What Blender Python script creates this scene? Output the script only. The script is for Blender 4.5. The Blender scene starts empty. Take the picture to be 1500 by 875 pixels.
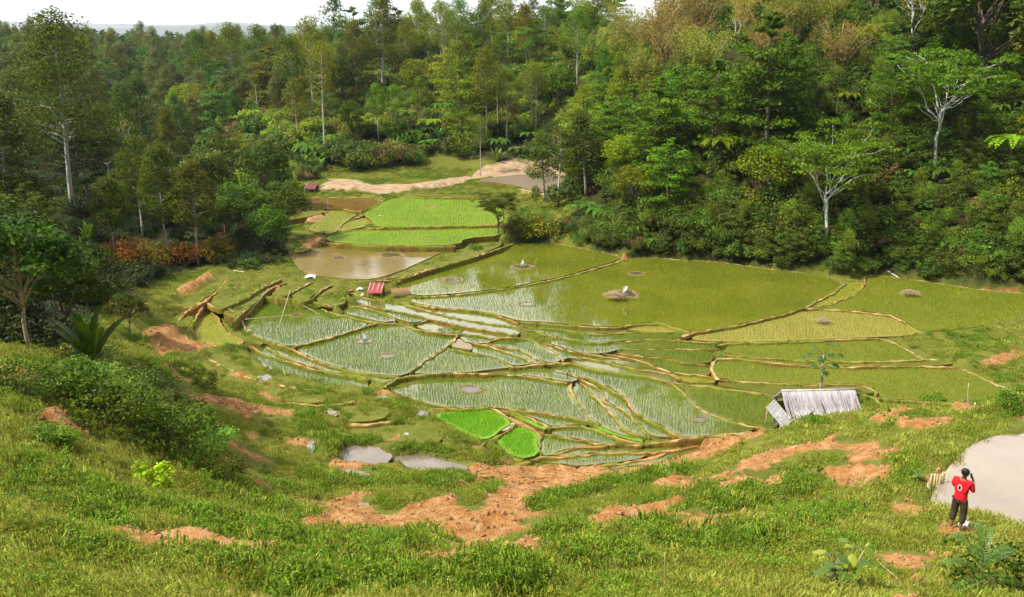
import bpy, bmesh, math, random
import numpy as np
from mathutils import Vector, Matrix, Euler
rng = np.random.default_rng(11)
random.seed(5)
SC = bpy.context.scene
COL = SC.collection
R = math.radians

# ------------------------------------------------------------------ camera
CAM_Z, F, CX, CY, PITCH = 26.0, 1300.0, 750.0, 437.5, R(16.2)
cp, sp = math.cos(PITCH), math.sin(PITCH)
def ray(px, py):
    a, b = (px - CX) / F, (CY - py) / F          # right, up
    return np.array([a, cp + b * sp, -sp + b * cp])
def at_z(px, py, z):                              # point seen at (px,py) that lies at height z
    d = ray(px, py); t = (z - CAM_Z) / d[2]
    return np.array([d[0] * t, d[1] * t, z])
def at_y(px, py, y):
    d = ray(px, py); t = y / d[1]
    return np.array([d[0] * t, y, CAM_Z + d[2] * t])
def to_px(x, y, z):
    zz = z - CAM_Z
    dep = y * cp - zz * sp
    up = y * sp + zz * cp
    return CX + F * x / dep, CY - F * up / dep, dep

# ------------------------------------------------------------------ object helpers
def tag(o, label=None, cat=None, group=None, kind=None):
    if label: o['label'] = label
    if cat: o['category'] = cat
    if group: o['group'] = group
    if kind: o['kind'] = kind
    return o
def empty(name, loc, label=None, cat=None, group=None, rz=0.0, scale=1.0):
    o = bpy.data.objects.new(name, None); COL.objects.link(o)
    o.empty_display_size = 0.3
    o.location = loc; o.rotation_euler = (0, 0, rz); o.scale = (scale,) * 3
    return tag(o, label, cat, group)
def link(name, me, parent=None, loc=(0, 0, 0)):
    o = bpy.data.objects.new(name, me); COL.objects.link(o)
    o.location = loc
    if parent: o.parent = parent
    return o

class Geo:
    """collects faces of 3 or 4 corners with a colour per vertex"""
    def __init__(s): s.V, s.C, s.T, s.Q, s.n = [], [], [], [], 0
    def add(s, V, tris=None, quads=None, col=(1, 1, 1)):
        V = np.asarray(V, float).reshape(-1, 3)
        c = np.asarray(col, float)
        if c.ndim == 1: c = np.tile(c, (len(V), 1))
        if tris is not None and len(tris): s.T.append(np.asarray(tris, int) + s.n)
        if quads is not None and len(quads): s.Q.append(np.asarray(quads, int) + s.n)
        s.V.append(V); s.C.append(c); s.n += len(V)
    def mesh(s, name, mat=None, smooth=False):
        V = np.concatenate(s.V); C = np.concatenate(s.C)
        T = np.concatenate(s.T) if s.T else np.zeros((0, 3), int)
        Q = np.concatenate(s.Q) if s.Q else np.zeros((0, 4), int)
        me = bpy.data.meshes.new(name)
        me.vertices.add(len(V)); me.vertices.foreach_set('co', V.astype(np.float32).ravel())
        nl = T.size + Q.size
        me.loops.add(nl)
        me.loops.foreach_set('vertex_index', np.concatenate([T.ravel(), Q.ravel()]).astype(np.int32))
        me.polygons.add(len(T) + len(Q))
        st = np.concatenate([np.arange(len(T)) * 3, T.size + np.arange(len(Q)) * 4]).astype(np.int32)
        me.polygons.foreach_set('loop_start', st)
        if smooth: me.polygons.foreach_set('use_smooth', np.ones(len(st), bool))
        a = me.attributes.new('Col', 'FLOAT_COLOR', 'POINT')
        a.data.foreach_set('color', np.concatenate([C, np.ones((len(C), 1))], 1).astype(np.float32).ravel())
        me.update(calc_edges=True); me.validate()
        if mat: me.materials.append(mat)
        return me
    def obj(s, name, mat=None, parent=None, smooth=False, loc=(0, 0, 0)):
        return link(name, s.mesh(name, mat, smooth), parent, loc)
    # shapes -------------------------------------------------
    def tube(s, pts, rad, n=6, col=(1, 1, 1), cap=True):
        pts = np.asarray(pts, float); m = len(pts)
        rad = np.broadcast_to(np.asarray(rad, float), (m,))
        tg = np.gradient(pts, axis=0) if m > 2 else np.repeat([pts[-1] - pts[0]], m, 0)
        tg /= np.linalg.norm(tg, axis=1, keepdims=True) + 1e-9
        ref = np.array([0, 0, 1.0]) if abs(tg[0][2]) < 0.9 else np.array([1.0, 0, 0])
        u = np.cross(tg, ref); u /= np.linalg.norm(u, axis=1, keepdims=True) + 1e-9
        w = np.cross(tg, u)
        an = np.linspace(0, 2 * np.pi, n, endpoint=False)
        V = pts[:, None] + rad[:, None, None] * (np.cos(an)[None, :, None] * u[:, None] + np.sin(an)[None, :, None] * w[:, None])
        i = np.arange(m - 1)[:, None] * n; j = np.arange(n)[None]; j2 = (j + 1) % n
        q = np.stack([i + j, i + j2, i + n + j2, i + n + j], -1).reshape(-1, 4)
        V = V.reshape(-1, 3); tr = None
        if cap:
            V = np.concatenate([V, pts[:1], pts[-1:]]); a, b = m * n, m * n + 1
            k = np.arange(n); k2 = (k + 1) % n; o = (m - 1) * n
            tr = np.concatenate([np.stack([k2, k, np.full(n, a)], 1), np.stack([o + k, o + k2, np.full(n, b)], 1)])
        s.add(V, tr, q, col)
    def box(s, c, size, rz=0.0, col=(1, 1, 1), M=None):
        x, y, z = np.asarray(size) / 2.0
        V = np.array([[i * x, j * y, k * z] for k in (-1, 1) for j in (-1, 1) for i in (-1, 1)])
        if M is not None: V = V @ np.asarray(M).T
        ca, sa = math.cos(rz), math.sin(rz)
        V = V @ np.array([[ca, sa, 0], [-sa, ca, 0], [0, 0, 1]]) + np.asarray(c, float)
        s.add(V, None, [[0, 2, 3, 1], [4, 5, 7, 6], [0, 1, 5, 4], [2, 6, 7, 3], [0, 4, 6, 2], [1, 3, 7, 5]], col)
    def leaves(s, P, N, L, W, col, fold=0.0):
        """diamond leaves at P with normals N, length L and width W"""
        n = len(P); N = N / (np.linalg.norm(N, axis=1, keepdims=True) + 1e-9)
        r = rng.normal(size=(n, 3)); t = np.cross(N, r); t /= np.linalg.norm(t, axis=1, keepdims=True) + 1e-9
        b = np.cross(N, t)
        L = np.broadcast_to(np.asarray(L, float), (n,))[:, None]; W = np.broadcast_to(np.asarray(W, float), (n,))[:, None]
        V = np.stack([P - t * L / 2, P + b * W / 2 + N * fold * L, P + t * L / 2, P - b * W / 2 + N * fold * L], 1).reshape(-1, 3)
        c = np.repeat(np.broadcast_to(col, (n, 3)), 4, 0)
        s.add(V, None, np.arange(n * 4).reshape(-1, 4), c)

# ------------------------------------------------------------------ noise for shapes
_lat = rng.random((256, 256))
def vnoise(x, y):
    xi, yi = np.floor(x).astype(int), np.floor(y).astype(int)
    fx, fy = x - xi, y - yi; fx = fx * fx * (3 - 2 * fx); fy = fy * fy * (3 - 2 * fy)
    g = lambda a, b: _lat[a & 255, b & 255]
    return (g(xi, yi) * (1 - fx) + g(xi + 1, yi) * fx) * (1 - fy) + (g(xi, yi + 1) * (1 - fx) + g(xi + 1, yi + 1) * fx) * fy
def fbm(x, y, o=4):
    v, a, t = 0, 1.0, 0
    for k in range(o):
        v = v + a * (vnoise(x * 2 ** k + 17 * k, y * 2 ** k + 5 * k) - 0.5); t += a; a *= 0.5
    return v / t
def inside(poly, X, Y):
    p = np.asarray(poly, float); r = np.zeros(np.shape(X), bool)
    x0, y0 = p[-1]
    for x1, y1 in p:
        if y0 != y1:
            r ^= ((y1 > Y) != (y0 > Y)) & (X < (x0 - x1) * (Y - y1) / (y0 - y1) + x1)
        x0, y0 = x1, y1
    return r
def chaikin(p, closed=True, it=1):
    p = np.asarray(p, float)
    for _ in range(it):
        if closed:
            q = np.roll(p, -1, 0)
            p = np.stack([p * .75 + q * .25, p * .25 + q * .75], 1).reshape(-1, p.shape[1])
        else:
            a, b = p[:-1], p[1:]
            m = np.stack([a * .75 + b * .25, a * .25 + b * .75], 1).reshape(-1, p.shape[1])
            p = np.concatenate([p[:1], m, p[-1:]])
    return p
def resample(p, step):
    p = np.asarray(p, float); d = np.r_[0, np.cumsum(np.linalg.norm(np.diff(p[:, :2], axis=0), axis=1))]
    n = max(2, int(d[-1] / step) + 1); t = np.linspace(0, d[-1], n)
    return np.stack([np.interp(t, d, p[:, k]) for k in range(p.shape[1])], 1)
def dist_line(X, Y, line):
    """distance of points to a polyline (world xy)"""
    d = np.full(np.shape(X), 1e9)
    for (x0, y0), (x1, y1) in zip(line[:-1], line[1:]):
        vx, vy = x1 - x0, y1 - y0; L = vx * vx + vy * vy + 1e-9
        t = np.clip(((X - x0) * vx + (Y - y0) * vy) / L, 0, 1)
        d = np.minimum(d, np.hypot(X - x0 - t * vx, Y - y0 - t * vy))
    return d
# ------------------------------------------------------------------ materials
def new_mat(name):
    m = bpy.data.materials.new(name); m.use_nodes = True
    nt = m.node_tree; nt.nodes.clear()
    out = nt.nodes.new('ShaderNodeOutputMaterial')
    return m, nt, out
def nd(nt, t, **kw):
    n = nt.nodes.new(t)
    for k, v in kw.items():
        if k.startswith('i_'): n.inputs[k[2:].replace('_', ' ')].default_value = v
        else: setattr(n, k, v)
    return n
def noise(nt, scale, detail=4, rough=0.6, vec=None):
    n = nd(nt, 'ShaderNodeTexNoise'); n.inputs['Scale'].default_value = scale
    n.inputs['Detail'].default_value = detail; n.inputs['Roughness'].default_value = rough
    if vec is not None: nt.links.new(vec, n.inputs['Vector'])
    return n.outputs['Fac']
def ramp(nt, fac, stops):
    r = nd(nt, 'ShaderNodeValToRGB'); e = r.color_ramp.elements
    while len(e) < len(stops): e.new(0.5)
    for k, (p, c) in enumerate(stops):
        e[k].position = p; e[k].color = (*c, 1) if len(c) == 3 else c
    nt.links.new(fac, r.inputs[0]); return r.outputs[0]
def mix(nt, fac, a, b, mode='MIX'):
    m = nd(nt, 'ShaderNodeMix'); m.data_type = 'RGBA'; m.blend_type = mode
    for s, v in ((m.inputs[0], fac), (m.inputs[6], a), (m.inputs[7], b)):
        if isinstance(v, (int, float)): s.default_value = v
        elif isinstance(v, tuple): s.default_value = (*v, 1)
        else: nt.links.new(v, s)
    return m.outputs[2]
def math_(nt, op, a, b=0.0):
    m = nd(nt, 'ShaderNodeMath', operation=op)
    for s, v in ((m.inputs[0], a), (m.inputs[1], b)):
        if isinstance(v, (int, float)): s.default_value = v
        else: nt.links.new(v, s)
    return m.outputs[0]
def pos(nt): return nd(nt, 'ShaderNodeNewGeometry').outputs['Position']
def objco(nt): return nd(nt, 'ShaderNodeTexCoord').outputs['Object']
def attr(nt, name, out='Color'):
    a = nd(nt, 'ShaderNodeAttribute'); a.attribute_name = name; return a.outputs[out]
def principled(nt, out, col, rough=0.7, spec=0.3, bump=None, bstr=0.3, bdist=0.1, **kw):
    p = nd(nt, 'ShaderNodeBsdfPrincipled')
    if isinstance(col, tuple): p.inputs['Base Color'].default_value = (*col, 1)
    else: nt.links.new(col, p.inputs['Base Color'])
    if isinstance(rough, (int, float)): p.inputs['Roughness'].default_value = rough
    else: nt.links.new(rough, p.inputs['Roughness'])
    p.inputs['Specular IOR Level'].default_value = spec
    if bump is not None:
        b = nd(nt, 'ShaderNodeBump'); b.inputs['Strength'].default_value = bstr; b.inputs['Distance'].default_value = bdist
        nt.links.new(bump, b.inputs['Height']); nt.links.new(b.outputs[0], p.inputs['Normal'])
    for k, v in kw.items(): p.inputs[k].default_value = v
    nt.links.new(p.outputs[0], out.inputs[0]); return p
def leaf_mat(name, base, vary=0.35, trans=0.3, use_objcol=True, rough=0.5, spec=0.25, hue=0.03):
    """leaf: base colour x colour per leaf x tint of the tree, some light passes through"""
    m, nt, out = new_mat(name)
    c = mix(nt, 1.0, (*base,), attr(nt, 'Col'), 'MULTIPLY')
    oi = nd(nt, 'ShaderNodeObjectInfo')
    if use_objcol: c = mix(nt, 1.0, c, oi.outputs['Color'], 'MULTIPLY')
    hs = nd(nt, 'ShaderNodeHueSaturation')
    nt.links.new(math_(nt, 'ADD', math_(nt, 'MULTIPLY', oi.outputs['Random'], 2 * hue), 0.5 - hue), hs.inputs['Hue'])
    nt.links.new(math_(nt, 'ADD', math_(nt, 'MULTIPLY', oi.outputs['Random'], 2 * vary), 1 - vary), hs.inputs['Value'])
    nt.links.new(c, hs.inputs['Color']); c = hs.outputs[0]
    p = principled(nt, out, c, rough, spec)
    if trans:
        t = nd(nt, 'ShaderNodeBsdfTranslucent'); nt.links.new(c, t.inputs[0])
        mx = nd(nt, 'ShaderNodeMixShader'); mx.inputs[0].default_value = trans
        nt.links.new(p.outputs[0], mx.inputs[1]); nt.links.new(t.outputs[0], mx.inputs[2])
        nt.links.new(mx.outputs[0], out.inputs[0])
    return m
def bark_mat(name, a, b, scale=6.0):
    m, nt, out = new_mat(name)
    v = objco(nt); n = noise(nt, scale, 5, 0.7, v)
    mp = nd(nt, 'ShaderNodeMapping'); mp.inputs['Scale'].default_value = (3, 3, 0.7); nt.links.new(v, mp.inputs[0])
    n2 = noise(nt, scale * 1.7, 4, 0.6, mp.outputs[0])
    c = ramp(nt, math_(nt, 'ADD', math_(nt, 'MULTIPLY', n, 0.5), math_(nt, 'MULTIPLY', n2, 0.5)), [(0.3, a), (0.62, b)])
    oc = nd(nt, 'ShaderNodeObjectInfo')
    c = mix(nt, 1.0, c, oc.outputs['Color'], 'MULTIPLY')
    principled(nt, out, c, 0.85, 0.15, n2, 0.6, 0.03); return m
def flat_mat(name, a, b, scale=8.0, rough=0.8, spec=0.2, bump=0.3, metal=0.0):
    m, nt, out = new_mat(name)
    n = noise(nt, scale, 5, 0.65, objco(nt))
    principled(nt, out, ramp(nt, n, [(0.3, a), (0.7, b)]), rough, spec, n, bump, 0.02, **({'Metallic': metal} if metal else {}))
    return m

def make_terrain_mat():
    m, nt, out = new_mat('hillside')
    p = pos(nt)
    n1 = noise(nt, 0.12, 5, 0.65, p); n2 = noise(nt, 0.9, 5, 0.7, p); n3 = noise(nt, 5.0, 4, 0.7, p)
    g = ramp(nt, n1, [(0.35, (0.12, 0.14, 0.014)), (0.5, (0.19, 0.19, 0.025)), (0.66, (0.25, 0.23, 0.04))])
    g2 = ramp(nt, n2, [(0.3, (0.055, 0.085, 0.010)), (0.52, (0.15, 0.155, 0.022)), (0.75, (0.24, 0.215, 0.06))])
    g = mix(nt, 0.6, g, g2)
    g = mix(nt, math_(nt, 'MULTIPLY', n3, 0.5), g, (0.05, 0.07, 0.012))
    soil = ramp(nt, noise(nt, 1.7, 6, 0.75, p), [(0.28, (0.16, 0.055, 0.014)), (0.46, (0.33, 0.15, 0.043)), (0.64, (0.48, 0.30, 0.135))])
    soil = mix(nt, math_(nt, 'MULTIPLY', n3, 0.5), soil, (0.26, 0.11, 0.035))
    soil = mix(nt, attr(nt, 'tan', 'Fac'), soil, ramp(nt, n2, [(0.3, (0.24, 0.15, 0.08)), (0.5, (0.37, 0.25, 0.145)), (0.68, (0.50, 0.37, 0.23))]))
    e = math_(nt, 'ADD', attr(nt, 'earth', 'Fac'), math_(nt, 'MULTIPLY', math_(nt, 'SUBTRACT', n2, 0.5), 0.9))
    ef = ramp(nt, e, [(0.42, (0, 0, 0)), (0.58, (1, 1, 1))])
    c = mix(nt, ef, g, soil)
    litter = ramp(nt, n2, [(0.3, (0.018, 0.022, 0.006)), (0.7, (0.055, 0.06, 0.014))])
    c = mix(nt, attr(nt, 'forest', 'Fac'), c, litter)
    dry = ramp(nt, n2, [(0.35, (0.10, 0.055, 0.018)), (0.6, (0.22, 0.13, 0.05))])
    hgt = math_(nt, 'ADD', n2, math_(nt, 'MULTIPLY', n3, 0.4))
    principled(nt, out, c, 0.95, 0.1, hgt, 0.9, 0.25); return m
def make_bund_mat(red=False):
    m, nt, out = new_mat('bund_earth_red' if red else 'bund_earth')
    p = pos(nt); n = noise(nt, 2.2, 5, 0.7, p); nb = noise(nt, 0.25, 3, 0.5, p)
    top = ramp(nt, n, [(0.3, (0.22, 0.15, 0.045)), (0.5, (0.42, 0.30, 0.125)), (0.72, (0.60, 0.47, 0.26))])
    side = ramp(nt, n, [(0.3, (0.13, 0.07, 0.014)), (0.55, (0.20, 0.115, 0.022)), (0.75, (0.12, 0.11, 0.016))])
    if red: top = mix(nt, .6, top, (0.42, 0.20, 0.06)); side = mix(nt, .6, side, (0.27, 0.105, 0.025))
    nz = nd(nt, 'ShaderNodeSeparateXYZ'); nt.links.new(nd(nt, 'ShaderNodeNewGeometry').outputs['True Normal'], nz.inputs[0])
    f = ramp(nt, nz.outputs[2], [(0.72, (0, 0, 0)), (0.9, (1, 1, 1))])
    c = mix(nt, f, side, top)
    gf = ramp(nt, math_(nt, 'ADD', nb, math_(nt, 'MULTIPLY', math_(nt, 'SUBTRACT', n, 0.5), 0.6)), [(0.44, (0, 0, 0)), (0.58, (0.85, 0.85, 0.85))])
    c = mix(nt, gf, c, (0.17, 0.185, 0.022))
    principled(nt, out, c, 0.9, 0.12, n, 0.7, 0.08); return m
def make_water_mat(name, a, b, rough=0.05, rip=0.02, scale=0.35, spec=0.5):
    m, nt, out = new_mat(name)
    p = pos(nt); n = noise(nt, scale, 5, 0.65, p)
    c = ramp(nt, n, [(0.32, a), (0.68, b)])
    principled(nt, out, c, rough, spec, noise(nt, 1.1, 3, 0.5, p), 0.12, rip, IOR=1.33); return m
def make_rice_mat(name, a, b, c3):
    m, nt, out = new_mat(name)
    p = pos(nt); n = noise(nt, 0.10, 6, 0.7, p); n2 = noise(nt, 2.6, 4, 0.75, p)
    mp = nd(nt, 'ShaderNodeMapping'); mp.inputs['Scale'].default_value = (0.7, 0.12, 1); nt.links.new(p, mp.inputs[0])
    n4 = noise(nt, 1.3, 3, 0.6, mp.outputs[0])
    c = ramp(nt, math_(nt, 'ADD', math_(nt, 'MULTIPLY', n, 0.7), math_(nt, 'MULTIPLY', n4, 0.3)), [(0.34, a), (0.5, b), (0.68, c3)])
    c = mix(nt, math_(nt, 'MULTIPLY', n2, 0.55), c, tuple(x * 0.55 for x in a))
    principled(nt, out, c, 0.6, 0.2, n2, 0.8, 0.2); return m

M = {}
M['terrain'] = make_terrain_mat()
M['bund'] = make_bund_mat(); M['bund_red'] = make_bund_mat(True)
M['water'] = make_water_mat('paddy_water', (0.075, 0.090, 0.012), (0.15, 0.145, 0.03))
M['puddle'] = make_water_mat('puddle_water', (0.13, 0.10, 0.07), (0.21, 0.165, 0.12), 0.05, 0.03, 0.8)
M['water_olive'] = make_water_mat('olive_paddy_water', (0.105, 0.115, 0.008), (0.175, 0.165, 0.018), 0.05, 0.02, .2)
M['water_brown'] = make_water_mat('brown_water', (0.13, 0.075, 0.015), (0.19, 0.105, 0.03), 0.07, 0.03, .35, .3)
M['water_mud'] = make_water_mat('muddy_water', (0.13, 0.095, 0.02), (0.21, 0.145, 0.04), 0.10, 0.06, .35, .2)
M['water_pale'] = make_water_mat('pale_water', (0.21, 0.165, 0.12), (0.34, 0.272, 0.19), 0.045, 0.03, 0.16)
M['rice_olive'] = make_rice_mat('rice_olive', (0.115, 0.135, 0.006), (0.165, 0.17, 0.009), (0.215, 0.185, 0.019))
M['fallow'] = make_rice_mat('fallow_soil', (0.17, 0.12, 0.075), (0.23, 0.17, 0.11), (0.20, 0.17, 0.08))
M['rice_green'] = make_rice_mat('rice_green', (0.13, 0.21, 0.006), (0.19, 0.27, 0.008), (0.23, 0.28, 0.012))
M['rice_bright'] = make_rice_mat('rice_bright', (0.10, 0.26, 0.008), (0.15, 0.34, 0.012), (0.21, 0.38, 0.02))
M['rice_tan'] = make_rice_mat('rice_tan', (0.24, 0.20, 0.03), (0.30, 0.245, 0.045), (0.35, 0.29, 0.07))
M['rice_yellow'] = make_rice_mat('rice_yellow', (0.19, 0.185, 0.013), (0.26, 0.24, 0.02), (0.31, 0.27, 0.04))
M['seedling'] = leaf_mat('seedling', (0.22, 0.33, 0.035), 0.0, 0.35, False, 0.45, 0.3, 0.0)
M['grass'] = leaf_mat('grass_blade', (0.255, 0.285, 0.038), 0.25, 0.3, False, 0.6, 0.1, 0.015)
M['leaf'] = leaf_mat('leaf', (0.165, 0.205, 0.012), 0.25, 0.3, True, 0.55, 0.10, 0.016)
M['leaf_bush'] = leaf_mat('bush_leaf', (0.10, 0.16, 0.016), 0.38, 0.3, False, 0.5, 0.25, 0.03)
M['bark_pale'] = bark_mat('bark_pale', (0.26, 0.22, 0.165), (0.60, 0.55, 0.46))
M['bark_dark'] = bark_mat('bark_dark', (0.06, 0.045, 0.03), (0.19, 0.15, 0.10))
M['bark_white'] = bark_mat('bark_white', (0.45, 0.43, 0.38), (0.80, 0.78, 0.72))
M['bamboo'] = flat_mat('bamboo_pole', (0.42, 0.34, 0.15), (0.66, 0.56, 0.30), 5.0, 0.5)
# ------------------------------------------------------------------ paddies: outline on the photo, height of the water, look
FIELDS = {}
def fld(name, kind, z, pts):
    if z is not None and z < 5 and name[0] not in 'TF': z = 3.9 + (z - 3.9) * .45
    FIELDS[name] = dict(kind=kind, z=z, px=np.array(pts, float))
# left pair
fld('L1', 'water', 4.0, [(377,434),(392,436),(423,438),(454,446),(478,457),(508,465),(552,473),(476,497),(428,509),(392,498),(368,491),(356,476),(360,460)])
fld('L2', 'water', 3.65, [(553,474),(580,474),(602,482),(629,487),(670,491),(657,506),(629,525),(600,546),(583,551),(539,547),(508,541),(478,533),(451,522),(430,510),(476,498)])
fld('S1', 'water', 3.45, [(388,500),(426,511),(451,525),(478,536),(508,544),(539,549),(583,553),(569,560),(547,556),(519,550),(486,545),(454,536),(415,523)])
fld('S2', 'water', 3.3, [(366,498),(388,507),(415,523),(454,537),(486,546),(519,551),(547,557),(539,555),(517,552),(486,547),(454,540),(423,530),(390,521),(363,507)])
fld('S3', 'water', 3.15, [(363,509),(390,523),(423,532),(454,542),(486,549),(517,554),(540,557),(538,571),(500,570),(455,562),(415,552),(375,530)])
fld('LF1', 'rice_yellow', 4.3, [(290,452),(305,450),(320,469),(329,487),(360,500),(336,509),(320,505),(291,504),(285,487),(287,469)])
fld('LF4', 'grassy', 4.0, [(326,454),(340,454),(354,472),(356,482),(377,495),(388,506),(363,502),(333,487),(324,470)])
# centre front
fld('MM', 'water', 2.85, [(569,563),(584,555),(618,549),(663,547),(715,548),(756,551),(797,556),(833,562),(838,577),(848,595),(866,613),(876,621),(850,615),(824,610),(790,605),(756,600),(722,597),(680,597),(640,595),(600,584),(575,573)])
fld('R12', 'water', 2.65, [(842,564),(852,562),(861,571),(866,578),(876,589),(890,600),(900,611),(907,623),(918,633),(945,640),(920,640),(885,627),(869,615),(857,603),(846,590),(838,577)])
fld('R23', 'water', 2.8, [(853,557),(869,564),(881,573),(884,580),(882,587),(897,594),(911,601),(921,608),(933,618),(942,628),(952,640),(945,639),(918,632),(907,622),(900,610),(890,599),(876,587),(866,576),(860,568)])
fld('R3', 'water', 2.9, [(857,553),(874,559),(890,567),(904,575),(916,583),(921,591),(926,600),(938,610),(956,618),(973,626),(990,638),(999,641),(953,639),(942,627),(933,617),(921,607),(911,600),(897,592),(885,585),(886,579),(881,571),(869,562),(852,555)])
fld('NN', 'water', 3.2, [(800,534),(831,532),(852,538),(878,544),(904,548),(938,551),(956,555),(982,563),(994,569),(1003,579),(1011,589),(1025,602),(1042,610),(1060,616),(1090,623),(1112,629),(1060,636),(1025,639),(999,640),(990,637),(973,625),(956,617),(938,609),(926,599),(921,590),(916,582),(904,574),(890,566),(874,558),(857,552),(836,549),(810,544)])
fld('MB1', 'water', 3.1, [(752,539),(780,534),(800,535),(812,545),(836,551),(848,556),(834,560),(797,553),(756,548),(715,546),(690,545),(720,541)])
fld('GS', 'rice_bright', 2.5, [(866,623),(884,626),(915,636),(943,644),(948,649),(930,646),(900,637),(880,630)])
fld('PP', 'water', 2.35, [(807,627),(826,625),(848,624),(864,627),(878,633),(904,642),(925,648),(940,651),(883,650),(852,643),(810,637)])
fld('PQ0', 'water', 2.6, [(748,604),(766,602),(800,608),(830,613),(858,618),(862,623),(848,621),(826,623),(806,624),(790,614),(765,607)])
fld('QQ', 'water', 2.15, [(793,637),(810,639),(852,645),(883,652),(852,654),(827,658),(806,667),(793,667),(790,652)])
fld('Q2', 'water', 2.05, [(806,668),(827,660),(852,655),(890,653),(942,653),(966,648),(990,645),(1030,641),(1048,644),(1011,654),(977,661),(935,662),(895,662),(852,665),(818,669)])
fld('UA1', 'water', 1.95, [(782,676),(820,672),(852,668),(895,665),(935,665),(950,668),(910,677),(876,679),(850,683),(824,679),(812,679)])
fld('UB1', 'water', 1.9, [(965,668),(990,664),(1020,657),(1030,660),(996,669),(971,678),(925,682),(905,686),(890,687),(915,681),(945,673)])
fld('UC1', 'water', 1.95, [(714,686),(741,685),(778,677),(800,680),(770,684),(740,687)])
fld('GAP', 'grassy', 2.5, [(940,643),(952,641),(1000,642),(985,646),(960,650),(944,652)])
fld('NF1', 'rice_bright', 2.6, [(628,608),(671,602),(720,598),(752,620),(737,627),(720,642),(699,644),(671,630)])
fld('NF2', 'nursery', 2.35, [(755,623),(788,635),(786,647),(791,666),(760,673),(720,650)])
fld('NF3', 'nursery', 2.6, [(733,601),(760,607),(797,624),(805,627),(795,630),(764,614)])
fld('NW', 'pale', 2.5, [(752,618),(757,622),(737,633),(733,628)])
# middle terraces
fld('C1', 'open', 4.35, [(508,430),(525,437),(550,443),(588,448),(615,453),(653,462),(694,471),(732,478),(763,486),(756,492),(721,485),(680,478),(636,469),(601,459),(550,451),(520,442)])
fld('C2', 'open', 4.45, [(586,443),(613,447),(640,453),(673,457),(697,458),(728,465),(757,477),(742,478),(704,472),(663,465),(625,455)])
fld('C3', 'water', 4.15, [(501,453),(526,449),(550,456),(578,467),(580,470),(560,472),(530,464),(508,460)])
fld('C4', 'water', 4.2, [(528,446),(550,452),(601,461),(625,468),(606,473),(585,468),(560,457)])
fld('C5', 'open', 4.0, [(606,476),(628,469),(680,480),(721,487),(745,491),(730,497),(690,489),(650,489),(625,485)])
fld('C6', 'water', 3.85, [(672,492),(690,491),(730,498),(713,503),(690,502),(680,500)])
fld('C7', 'muddy', 3.7, [(668,494),(690,503),(694,513),(672,510),(659,507)])
fld('C8', 'water', 3.5, [(660,511),(685,518),(716,523),(738,530),(752,538),(720,541),(690,545),(663,546),(618,547),(604,546),(631,526),(657,509)])
fld('C9', 'water', 3.55, [(694,506),(721,509),(752,523),(772,527),(778,533),(752,536),(738,528),(716,521),(690,516)])
fld('C10', 'water', 3.65, [(716,506),(738,512),(758,513),(780,523),(798,532),(782,533),(772,525),(752,521),(722,507)])
fld('C11', 'water', 3.75, [(713,503),(732,495),(763,495),(783,501),(800,511),(814,519),(824,529),(800,531),(780,521),(758,511),(738,509)])
fld('C12', 'water', 3.65, [(791,503),(808,507),(825,513),(853,520),(862,524),(833,524),(825,527),(814,517),(800,509)])
fld('C13', 'open', 3.45, [(833,526),(864,527),(892,533),(920,540),(942,545),(965,546),(982,550),(994,558),(985,562),(956,552),(938,549),(904,545),(878,541),(852,535)])
fld('C14', 'open', 3.6, [(853,519),(884,522),(909,528),(942,533),(965,543),(942,543),(920,537),(892,530),(866,525)])
fld('C15', 'water', 3.55, [(886,519),(920,525),(948,533),(976,544),(965,542),(945,532),(909,526)])
fld('C16', 'water', 3.6, [(903,518),(937,523),(979,526),(998,533),(1038,536),(1041,549),(1030,550),(982,546),(976,542),(948,531),(920,523)])
fld('C17', 'water', 3.85, [(909,513),(976,512),(1038,513),(1046,522),(1040,533),(998,531),(979,524),(937,521),(903,516)])
fld('C18', 'water', 3.95, [(800,501),(836,498),(864,504),(892,503),(920,502),(954,499),(982,500),(1054,504),(1055,513),(1038,512),(976,510),(909,511),(884,518),(853,517),(825,509)])
fld('C19', 'water', 4.15, [(763,481),(786,487),(814,494),(836,496),(864,502),(892,500),(920,499),(954,496),(982,497),(1010,497),(1012,488),(987,488),(937,488),(920,488),(892,490),(861,491),(830,485),(797,481)])
fld('C20', 'water', 4.3, [(760,474),(797,474),(836,478),(870,480),(909,481),(925,486),(892,488),(861,489),(830,483),(797,479)])
fld('C21', 'rice_tan', 4.3, [(912,481),(937,475),(970,475),(987,481),(1010,487),(987,487),(937,486)])
fld('C22', 'rice_yellow', 3.35, [(984,549),(1032,552),(1052,556),(1050,562),(1000,560)])
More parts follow.
